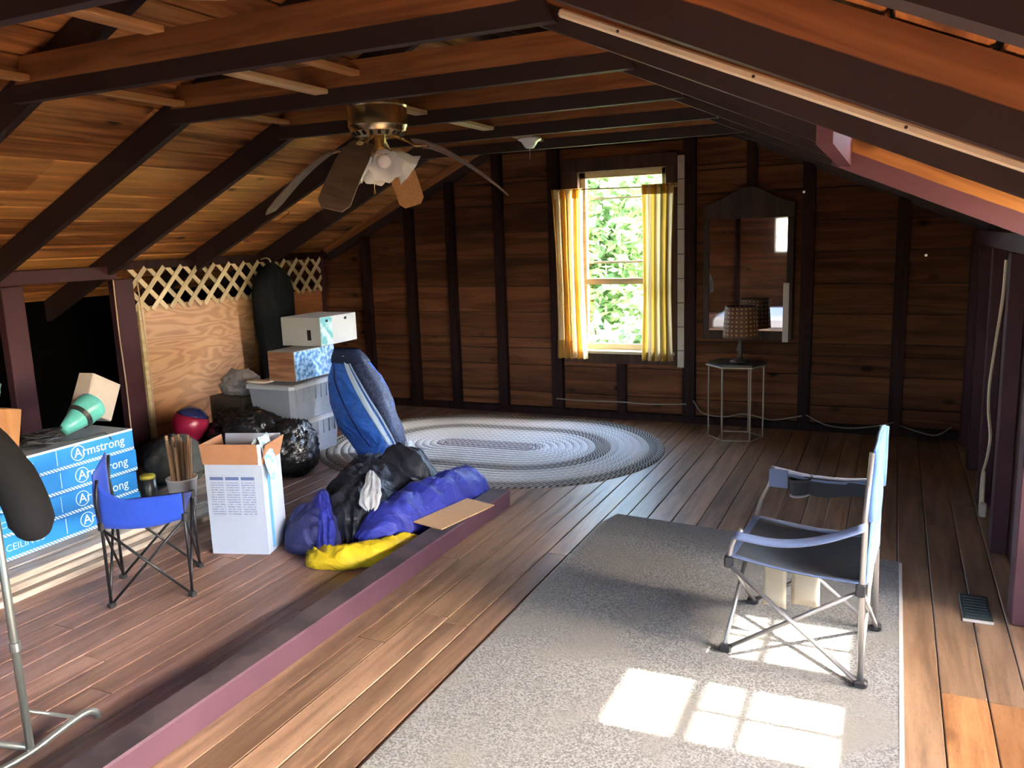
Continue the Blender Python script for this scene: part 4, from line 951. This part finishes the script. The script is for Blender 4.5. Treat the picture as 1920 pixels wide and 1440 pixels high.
# ------------------------------------------------------------------ tall white carton with open flaps
tw = thing('tall_carton', (-3.12, 3.2, 0), 'tall white printed carton with brown flaps standing open', 'carton')
A_, B_ = V((-3.235, 3.073, 0)), V((-2.933, 3.166, 0)); ex = (B_-A_).normalized(); ey = V((-ex.y, ex.x, 0)); W_, D_, H_ = .316, .235, .50
MW = frame(A_, ex, ey, (0, 0, 1))
WC = plain('carton_white', (.36, .41, .50), .6, 0, 4, .06); BRC = plain('carton_brown', (.38, .175, .085), .75, 0, 14, .12)
def wpt(x, y, z): return MW @ V((x, y, z))
def wpanel(name, x0, x1, y0, y1, z0, z1, mat, par=tw):
    t = MB().box(x0, x1, y0, y1, z0, z1); return MB().add([MW @ p for p in t.v], t.f).build(name, mat, par)
wpanel('front_wall', 0, W_, 0, .005, .001, H_, WC); wpanel('back_wall', 0, W_, D_-.005, D_, .001, H_, WC)
wpanel('side_wall', 0, .005, .005, D_-.005, .001, H_, WC); wpanel('side_wall', W_-.005, W_, .005, D_-.005, .001, H_, WC); wpanel('bottom', .005, W_-.005, .005, D_-.005, .001, .006, BRC)
wpanel('contents', .01, W_-.01, .01, D_-.01, .006, .44, plain('carton_inside', (.55, .52, .48), .8))
def flap(name, p0, p1, tilt_dir, h, out, mat):
    a, b = wpt(*p0), wpt(*p1); o = (MW.to_3x3() @ V(tilt_dir))*out
    return MB().grid(4, 4, lambda u, v: a*(1-u)+b*u+o*v+V((0, 0, h*v)), .004).build(name, mat, tw)
ff_ = flap('flap', (-.004, -.006, H_-.008), (W_-.01, -.006, H_-.008), (0, -1, 0), .112, .022, BRC)
flap('flap', (W_+.004, -.003, H_-.008), (W_+.004, D_-.01, H_-.008), (1, 0, 0), .105, .03, BRC)
flap('flap', (-.004, D_, H_-.008), (-.004, .0, H_-.008), (-1, 0, 0), .105, .012, BRC)
flap('flap', (W_, D_+.004, H_-.008), (0, D_+.004, H_-.008), (0, 1, 0), .105, .02, WC)
MB().add([MW @ p for p in MB().box(W_-.012, W_+.006, -.012, -.006, H_-.01, H_+.10).v], MB().box(0, 1, 0, 1, 0, 1).f).build('corner_tape', WHT, tw)
def speckle_paper():
    m, nt, b = newmat('paper_print'); co, rnd = objco(nt, False); v = nd(nt, 'ShaderNodeTexNoise'); v.inputs['Scale'].default_value = 40; nt.links.new(co, v.inputs['Vector'])
    nt.links.new(mixc(nt, rampf(nt, v.outputs[0], .45, .6), (.50, .54, .55), (.16, .34, .46)), b.inputs['Base Color']); b.inputs['Roughness'].default_value = .6; return m
def print_mat():
    m, nt, b = newmat('carton_print'); co, rnd = objco(nt, False); s = nd(nt, 'ShaderNodeSeparateXYZ'); nt.links.new(co, s.inputs[0])
    col_ = math_(nt, 'FRACT', math_(nt, 'MULTIPLY', s.outputs[0], 1/.086)); inx = rampf(nt, math_(nt, 'ABSOLUTE', math_(nt, 'SUBTRACT', col_, .5)), .44, .42)
    ln = rampf(nt, math_(nt, 'SINE', math_(nt, 'MULTIPLY', s.outputs[2], 480)), .0, .4)
    nz = nd(nt, 'ShaderNodeTexNoise'); nz.inputs['Scale'].default_value = 90; nt.links.new(co, nz.inputs['Vector']); brk = rampf(nt, nz.outputs[0], .38, .5)
    hd = math_(nt, 'MULTIPLY', rampf(nt, s.outputs[2], .226, .228), rampf(nt, s.outputs[2], .245, .243))
    low = rampf(nt, s.outputs[2], .03, .034); body = math_(nt, 'MULTIPLY', math_(nt, 'MULTIPLY', ln, brk), math_(nt, 'MULTIPLY', low, rampf(nt, s.outputs[2], .216, .213)))
    f = math_(nt, 'MULTIPLY', inx, math_(nt, 'MAXIMUM', math_(nt, 'MULTIPLY', body, .62), math_(nt, 'MULTIPLY', hd, .9)))
    nt.links.new(mixc(nt, f, (.35, .40, .49), (.05, .09, .25)), b.inputs['Base Color']); b.inputs['Roughness'].default_value = .6; return m
Mp = MW @ Matrix.Translation((.018, -.0008, .18))
MB().box(0, .258, 0, .0006, 0, .26).build('printed_panel', print_mat(), tw, M=Mp)
wpanel('blue_stripe', W_, W_+.0012, .055, .085, .02, .42, plain('stripe_blue', (.08, .30, .58), .6))
pp = MB().grid(12, 8, lambda u, v: wpt(W_-.055+.105*u+.012*math.sin(3*v), .005+.135*v*(1-.35*u), H_+.085+.05*math.sin(math.pi*min(1, u*1.35))-(.16*max(0, u-.45)/.55)*(1.15-.5*v)), .0015).build('folded_paper', speckle_paper(), smooth=True)
tag(pp, 'creased printed paper hanging out of the tall white carton', 'paper')

# ------------------------------------------------------------------ clutter between the cartons and the bins
sk = MB().blob((-4.28, 3.82, .22), (.18, .19, .17), .2, 2.2, 3, 44, 28, floor=.0962, ridge=True).build('grey_sack', crumple('sack_grey', (.065, .07, .06), .9, 7, .5), smooth=True); tag(sk, 'slumped grey cloth sack on the lumber behind the wood sticks', 'sack')
dk = MB().blob((-4.84, 4.34, .10), (.25, .24, .13), .25, 2.0, 6, 36, 20, floor=.001, ridge=True).build('dark_blanket', crumple('blanket_dark', (.03, .03, .04), .9, 6, .5), smooth=True); tag(dk, 'folded dark blanket on the floor at the foot of the plywood', 'blanket')
bl_ = thing('play_ball', (-4.66, 4.33, .21), 'crimson ball with a navy cap on the dark blanket', 'ball')
RED = plain('ball_crimson', (.30, .012, .05), .3); NVY = plain('ball_navy', (.02, .025, .09), .25)
Mx = Matrix.Translation((-4.62, 4.30, .345)) @ Matrix.Rotation(R(-15), 4, 'X') @ Matrix.Rotation(R(10), 4, 'Y')
def sph(t0, t1, r): return [(max(.001, r*math.sin(t)), -r*math.cos(t)) for t in (t0+(t1-t0)*q/12 for q in range(13))]
MB().lathe(sph(0, 2.1, .13), n=32, M=Mx).build('lower_shell', RED, bl_, smooth=True)
MB().lathe(sph(2.1, math.pi, .132), n=32, M=Mx).build('upper_shell', NVY, bl_, smooth=True)
bk = thing('white_tub', (-3.79, 3.42, .0962), 'white plastic tub behind the blue chair holding wood sticks', 'tub')
MB().lathe([(.07, .0965), (.085, .26), (.09, .262), (.09, .272), (.080, .272), (.066, .11), (.01, .108)], (-3.79, 3.42, 0), 28).build('body', plain('tub_white', (.55, .50, .46), .4), bk, smooth=True)
STK = wood('stick_wood', (.24, .13, .06), (.46, .28, .15), 'Z', .7, .35, 0)
for k in range(16):
    a = k*2.399; r = .0165*math.sqrt(k+.5); top = r*1.2
    x0, y0 = -3.79+r*.8*math.cos(a), 3.42+r*.8*math.sin(a); x1, y1 = -3.78+top*math.cos(a), 3.42+top*math.sin(a)
    z1 = .50+.03*math.sin(k*1.7)
    st = MB().tube([(x0, y0, .112), (x1, y1, z1)], .0095, 5).build('wood_stick', STK)
    tag(st, 'thin split wood stick standing in the white tub', 'stick', 'wood sticks in the white tub')
cn = thing('paint_can', (-4.0, 3.34, .0962), 'small dark can with a yellow lid on the lumber', 'can')
MB().lathe([(.04, .0965), (.046, .098), (.046, .265), (.04, .268)], (-3.985, 3.345, 0), 22).build('body', plain('can_dark', (.014, .016, .014), .35, 0, 30, .6), cn, smooth=True)
MB().lathe([(.005, .268), (.044, .268), (.045, .285), (.04, .29), (.005, .291)], (-3.985, 3.345, 0), 22).build('lid', plain('lid_yellow', (.45, .36, .03), .4), cn, smooth=True)
hb = MB().blob((-3.575, 3.53, .16), (.07, .09, .17), .15, 2.4, 12, 30, 20, floor=.001).build('plastic_bag', crumple('bag_white', (.48, .54, .60), .4, 10, .7, c2=(.22, .32, .46)), smooth=True); tag(hb, 'white and blue plastic bag bulging beside the wood sticks', 'bag')
gb = thing('garbage_bag', (-4.1, 4.45, 0), 'shiny black garbage bag slumped in front of the plastic bins', 'bag')
BAG = crumple('garbage_black', (.012, .012, .014), .22, 11, .9, .6, .03)
MB().blob((-4.20, 4.45, .19), (.38, .22, .25), .22, 2.6, 21, 72, 44, floor=.001, ridge=True).build('bag_body', BAG, gb, smooth=True)
MB().blob((-3.83, 4.46, .18), (.17, .19, .205), .18, 2.8, 33, 56, 36, floor=.001, ridge=True).build('bag_bulge', BAG, gb, smooth=True)
clu = MB().blob((-4.72, 4.95, .52), (.15, .13, .11), .35, 3.2, 17, 40, 24, floor=.452, ridge=True).build('crumpled_clothes', crumple('clothes_grey', (.22, .17, .15), .9, 10, .7, c2=(.42, .40, .42)), smooth=True); tag(clu, 'crumpled grey and brown clothes on the dark carton by the plywood', 'clothes')
dcx = thing('dark_carton', (-4.73, 4.95, 0), 'plain dark brown carton behind the garbage bag', 'carton')
MB().cbox(-4.9, -4.56, 4.78, 5.15, .001, .45, .004).build('body', plain('dark_card', (.05, .032, .022), .8, 0, 9, .2), dcx)
MB().box(-4.9, -4.56, 4.955, 4.975, .4502, .4512).build('tape', plain('tape_tan', (.2, .13, .07), .4), dcx)
# stacked clear bins
CLR = None
def bin_mat():
    m, nt, b = newmat('bin_clear'); b.inputs['Base Color'].default_value = (.36, .39, .45, 1); b.inputs['Roughness'].default_value = .25
    t = nd(nt, 'ShaderNodeBsdfTransparent'); t.inputs[0].default_value = (.9, .92, .95, 1); mx = nd(nt, 'ShaderNodeMixShader'); mx.inputs[0].default_value = .42
    nt.links.new(b.outputs[0], mx.inputs[1]); nt.links.new(t.outputs[0], mx.inputs[2]); nt.links.new(mx.outputs[0], nt.nodes['Material Output'].inputs[0]); return m
CLR = bin_mat()
for k, z0 in enumerate((.0135, .2985)):
    bn_ = thing('storage_bin', (-4.22, 4.98, z0), ('clear plastic storage bin standing on the floor under another', 'clear plastic storage bin with pale lid on top of another')[k], 'bin', 'stacked clear storage bins')
    zt = z0+.262
    def ring(i, z): 
        x0, x1, y0, y1 = -4.44+i, -4.0-i, 4.70+i, 5.26-i; c = .03
        return [(x0+c, y0, z), (x1-c, y0, z), (x1, y0+c, z), (x1, y1-c, z), (x1-c, y1, z), (x0+c, y1, z), (x0, y1-c, z), (x0, y0+c, z)]
    MB().loft([ring(.02, z0), ring(.0, zt), ring(.006, zt), ring(.024, z0+.006)], cap=True).build('body', CLR, bn_)
    MB().loft([ring(-.012, zt-.012), ring(-.012, zt+.012), ring(.0, zt+.022)], cap=True).build('lid', plain('lid_pale%d' % k, (.40, .42, .46), .4), bn_)
    for q in range(7): MB().box(-4.0-.012, -4.0+.002, 4.76+q*.07, 4.768+q*.07, z0+.14, zt-.014).build('rib', CLR, bn_)
    MB().blob((-4.22, 4.97, z0+.10), (.15, .2, .09), .3, 3, 40+k, 30, 16, floor=z0+.008).build('contents', plain('bin_stuff%d' % k, ((.16, .14, .12), (.46, .40, .30))[k], .8, 0, 18, .5), bn_, smooth=True)
nw = MB().grid(10, 4, lambda u, v: V((-4.43+.165*u, 4.70+.11*v-.02*math.sin(4*u), .601+.005*math.sin(3*u+1))), .012).build('folded_newspaper', plain('newsprint', (.62, .56, .50), .8, 0, 30, .3), smooth=True); tag(nw, 'folded pale newspaper on the lid of the upper bin', 'newspaper')
# patterned carton and white file box on top
pc_ = thing('patterned_carton', (-4.13, 5.0, .573), 'carton with blue speckled side and brown striped end on the bins', 'carton')
def speckle(name, a, b_, sc, lo, hi):
    m, nt, b = newmat(name); co, rnd = objco(nt, False); v = nd(nt, 'ShaderNodeTexNoise'); v.inputs['Scale'].default_value = sc; v.inputs['Detail'].default_value = 3; nt.links.new(co, v.inputs['Vector'])
    nt.links.new(mixc(nt, rampf(nt, v.outputs[0], lo, hi), a, b_), b.inputs['Base Color']); b.inputs['Roughness'].default_value = .6; return m
zb = .5735+.03
MB().cbox(-4.25, -4.002, 4.755, 5.24, zb, zb+.225, .003).build('body', plain('card_grey', (.28, .26, .25), .7, 0, 8, .2), pc_)
MB().box(-4.001, -3.9995, 4.76, 5.235, zb+.004, zb+.22).build('speckled_side', speckle('blue_speckle', (.05, .20, .52), (.36, .58, .84), 32, .4, .6), pc_)
MB().box(-4.246, -4.006, 4.7535, 4.7545, zb+.004, zb+.22).build('striped_end', wood('brown_stripes', (.18, .075, .04), (.46, .22, .12), 'X', .7, .05, 0, 1.6), pc_)
wfb = thing('file_box', (-4.15, 5.26, .829), 'white file box with a dark handle hole on top of the pile', 'box')
zb2 = zb+.227
MB().cbox(-4.35, -3.975, 5.05, 5.52, zb2, zb2+.222, .003).build('body', plain('file_white', (.44, .455, .46), .65, 0, 5, .1), wfb)
MB().cbox(-4.10, -4.065, 5.0472, 5.0502, zb2+.045, zb2+.125, .0005).build('handle_hole', plain('hole_black', (.008, .008, .008), .9), wfb)
MB().box(-3.9752, -3.9735, 5.055, 5.20, zb2+.004, zb2+.218).build('teal_patch', speckle('teal_speckle', (.10, .38, .42), (.45, .62, .62), 14, .4, .6), wfb)
for q, y in enumerate((5.12, 5.36)): MB().cbox(-3.9745, -3.9725, y, y+.03, zb2+.18, zb2+.20, .0004).build('clip_hole', plain('hole_black2', (.01, .01, .01), .9), wfb)
# black coat hanging on the lattice
hc = thing('hanging_coat', (-5.05, 5.85, .45), 'long black coat hanging on a hook in front of the lattice', 'coat')
rings = []
for z, w, d in ((.44, .25, .07), (.7, .24, .085), (1.0, .25, .095), (1.2, .255, .09), (1.32, .22, .085), (1.39, .14, .07), (1.43, .07, .05), (1.46, .03, .025)):
    rings.append([V((-5.08+d*math.cos(a)*(1+.45*abs(noise.noise(V((a*2.4, z*1.2, 1))))), 5.83+w*math.sin(a)*(1+.1*noise.noise(V((z*4, a, 2)))), z)) for a in (2*math.pi*q/48 for q in range(48))])
MB().loft(rings).build('body', crumple('coat_black', (.005, .007, .008), .8, 6, .9, .2), hc, smooth=True)
MB().tube(smoothpts([(-5.08, 5.83, 1.455), (-5.09, 5.83, 1.485), (-5.13, 5.83, 1.50), (-5.19, 5.83, 1.49)]), .006, 6).build('loop', plain('loop_white', (.6, .58, .5), .6), hc)

# ------------------------------------------------------------------ leaning blue sports bag
sb_ = thing('sports_bag', (-3.47, 5.05, 0), 'blue sports bag with pale stripes leaning against the bins', 'bag')
def tabl(h, T):
    i = min(int(h*4), 3); t = h*4-i; return T[i]*(1-t)+T[i+1]*t
def bagc(h):     # centre, half widths
    q = h; return tabl(q, (-3.46, -3.56, -3.63, -3.685, -3.75)), 5.03+.03*h, tabl(q, (.19, .245, .25, .205, .10)), tabl(q, (.11, .14, .14, .12, .06))
def bagp(h, a, e=0):
    cx, cy, w, d = bagc(h); n_ = 2.6; c, s = math.cos(a), math.sin(a)
    k = (abs(c)**n_+abs(s)**n_)**(-1/n_); wr = 1+.07*noise.noise(V((c*2.5, s*2.5, h*4)))+.05*(1-2*abs(noise.noise(V((c*4+h*2, s*4, h*3)))))
    return V((cx+(w*wr+e)*c*k, cy+(d*wr+e)*s*k, .016+.80*h))
rings = [[bagp(h/24, 2*math.pi*q/40) for q in range(40)] for h in range(25)]
MB().loft(rings).build('body', crumple('bag_blue', (.012, .06, .34), .45, 8, 1.0, c2=(.045, .19, .70), dist=.04), sb_, smooth=True)
def sa(h): return -1.75+1.15*h**0+(-.95)*h+.55*(1-h)*0    # stripe angle: front toward the side
def strip(name, da0, da1, h0, h1, e, mat):
    MB().grid(20, 6, lambda u, v: bagp(h0+(h1-h0)*u, (sa(h0+(h1-h0)*u)+da0)*(1-v)+(sa(h0+(h1-h0)*u)+da1)*v, e), -.004).build(name, mat, sb_, smooth=True)
STR = plain('stripe_pale', (.50, .62, .72), .5)
strip('stripe', -.06, .14, .14, .95, .006, STR); strip('stripe', .22, .27, .12, .93, .006, STR)
strip('side_panel', .29, 1.5, .10, .97, .005, speckle('navy_weave', (.008, .012, .045), (.035, .055, .13), 60, .35, .7))
MB().loft([[bagp(.88+.12*q/5, 2*math.pi*k/40, .005+.004*math.sin(q)) for k in range(40)] for q in range(6)]).build('end_cap', plain('cap_navy', (.01, .018, .06), .6, 0, 20, .3), sb_, smooth=True)
strip('zip', -.75, -.70, .12, .9, .005, NVY)
tagb = MB().cbox(-3.235, -3.20, 4.99, 5.05, .014, .15, .006).build('white_bottle', plain('bottle_white', (.55, .60, .62), .4)); tag(tagb, 'small white bottle standing by the base of the blue sports bag', 'bottle')

# ------------------------------------------------------------------ heaped winter coat
wc = thing('winter_coat', (-2.7, 3.7, 0), 'heaped blue and black winter coat with yellow lining beside the purple timber', 'coat')
CBK = crumple('coat_dark', (.010, .011, .018), .55, 7, .9, .4, .03); CNV = crumple('coat_navy', (.016, .018, .085), .6, 7, .9, .4, .03); CBL = crumple('coat_blue', (.012, .016, .17), .55, 7, .9, .4, .03, c2=(.035, .045, .36))
YEL = crumple('coat_yellow', (.50, .36, .008), .6, 8, .9, .3, .03); CWH = crumple('coat_white', (.36, .37, .38), .6, 10, .6)
def lobe(name, spine, width, height, mat, seed, base=None, fold=.03, nu=56, nv=36, edge=.35, fs=7.0):
    n = len(spine); P = smoothpts([(x, y, 0) for x, y in spine], 12); m_ = len(P)
    def tab(T, t):
        k = t*(len(T)-1); i = min(int(k), len(T)-2); return T[i]*(1-k+i)+T[i+1]*(k-i)
    def f(u, v):
        k = u*(m_-1); i = min(int(k), m_-2); p = P[i].lerp(P[i+1], k-i); d = (P[min(i+1, m_-1)]-P[max(i-1, 0)]).normalized(); nrm = V((-d.y, d.x, 0))
        s_ = v*2-1; end = min(1, math.sin(math.pi*min(max(u, .0), 1))*2.2+.05)**.5
        w = tab(width, u)*(.35+.65*end)*(1+.28*noise.noise(V((u*5, seed, s_*.6))))
        q = p+nrm*w*s_+d*.04*noise.noise(V((s_*3, seed+2, u)))*(1 if u in (0, 1) else .4)
        dome = max(0, 1-abs(s_)**2.4)**.6
        rdg = 1-2*abs(noise.noise(V((q.x*fs+s_*1.5, q.y*fs, seed)))); r2_ = 1-2*abs(noise.noise(V((q.x*fs*2.3, q.y*fs*2.3, seed+5))))
        h = tab(height, u)*dome*(edge+(1-edge)*end)*(1+.0)+fold*(rdg*.9+r2_*.4-.3)*(.3+.7*dome)
        b_ = tab(base, u) if base else 0
        return V((q.x, q.y, max(.004, b_+h)))
    return MB().grid(nu, nv, f, .004).build(name, mat, wc, smooth=True)
lobe('lower_hem', [(-2.99, 3.60), (-2.90, 3.48), (-2.78, 3.38), (-2.66, 3.28)], (.13, .17, .17, .12), (.10, .18, .16, .08), CNV, 3)
lobe('body', [(-3.12, 4.42), (-2.95, 4.15), (-2.80, 3.86), (-2.68, 3.62), (-2.56, 3.40)], (.16, .26, .27, .24, .12), (.16, .27, .29, .24, .10), CBK, 1, fold=.045)
lobe('hood', [(-2.88, 4.20), (-2.74, 4.16), (-2.60, 4.18), (-2.50, 4.26)], (.10, .14, .14, .09), (.12, .14, .13, .06), CBK, 9, base=(.16, .22, .20, .08), fold=.03)
lobe('sleeve', [(-2.52, 3.38), (-2.45, 3.58), (-2.42, 3.85), (-2.38, 4.10), (-2.36, 4.32), (-2.42, 4.48)], (.10, .16, .18, .17, .15, .08), (.10, .19, .22, .22, .20, .10), CBL, 5, fold=.035)
lobe('front_placket', [(-2.95, 3.66), (-2.84, 3.52), (-2.74, 3.40), (-2.66, 3.30), (-2.60, 3.22)], (.05, .055, .05, .05, .04), (.05, .06, .05, .05, .04), CBL, 7, base=(.17, .17, .12, .06, .01), fold=.012)
lobe('yellow_lining', [(-2.70, 3.20), (-2.58, 3.16), (-2.46, 3.19), (-2.36, 3.30), (-2.28, 3.46), (-2.25, 3.58)], (.04, .075, .085, .075, .06, .035), (.04, .075, .09, .085, .075, .03), YEL, 13, fold=.03, fs=11)
lobe('white_emblem', [(-2.66, 3.74), (-2.60, 3.66), (-2.55, 3.57), (-2.50, 3.49)], (.025, .042, .062, .05), (.012, .012, .012, .010), CWH, 17, base=(.315, .285, .245, .185), fold=.008)

# ------------------------------------------------------------------ behind the camera, invented to put something bright into the mirror
mt_ = thing('added_mattress', (-2.0, -1.2, 0), 'made-up low mattress with pale blue quilt, brightening the mirror', 'mattress')
MB().cbox(-2.75, -1.3, -2.2, -.25, .001, .17, .03).build('mattress', plain('ticking', (.6, .62, .66), .8, 0, 8, .1), mt_)
MB().grid(20, 20, lambda u, v: V((-2.77+1.49*u, -2.2+1.6*v, .178+.012*noise.noise(V((u*6, v*6, 1))))), .006).build('quilt', plain('quilt_blue', (.55, .64, .78), .85, 0, 5, .15), mt_, smooth=True)
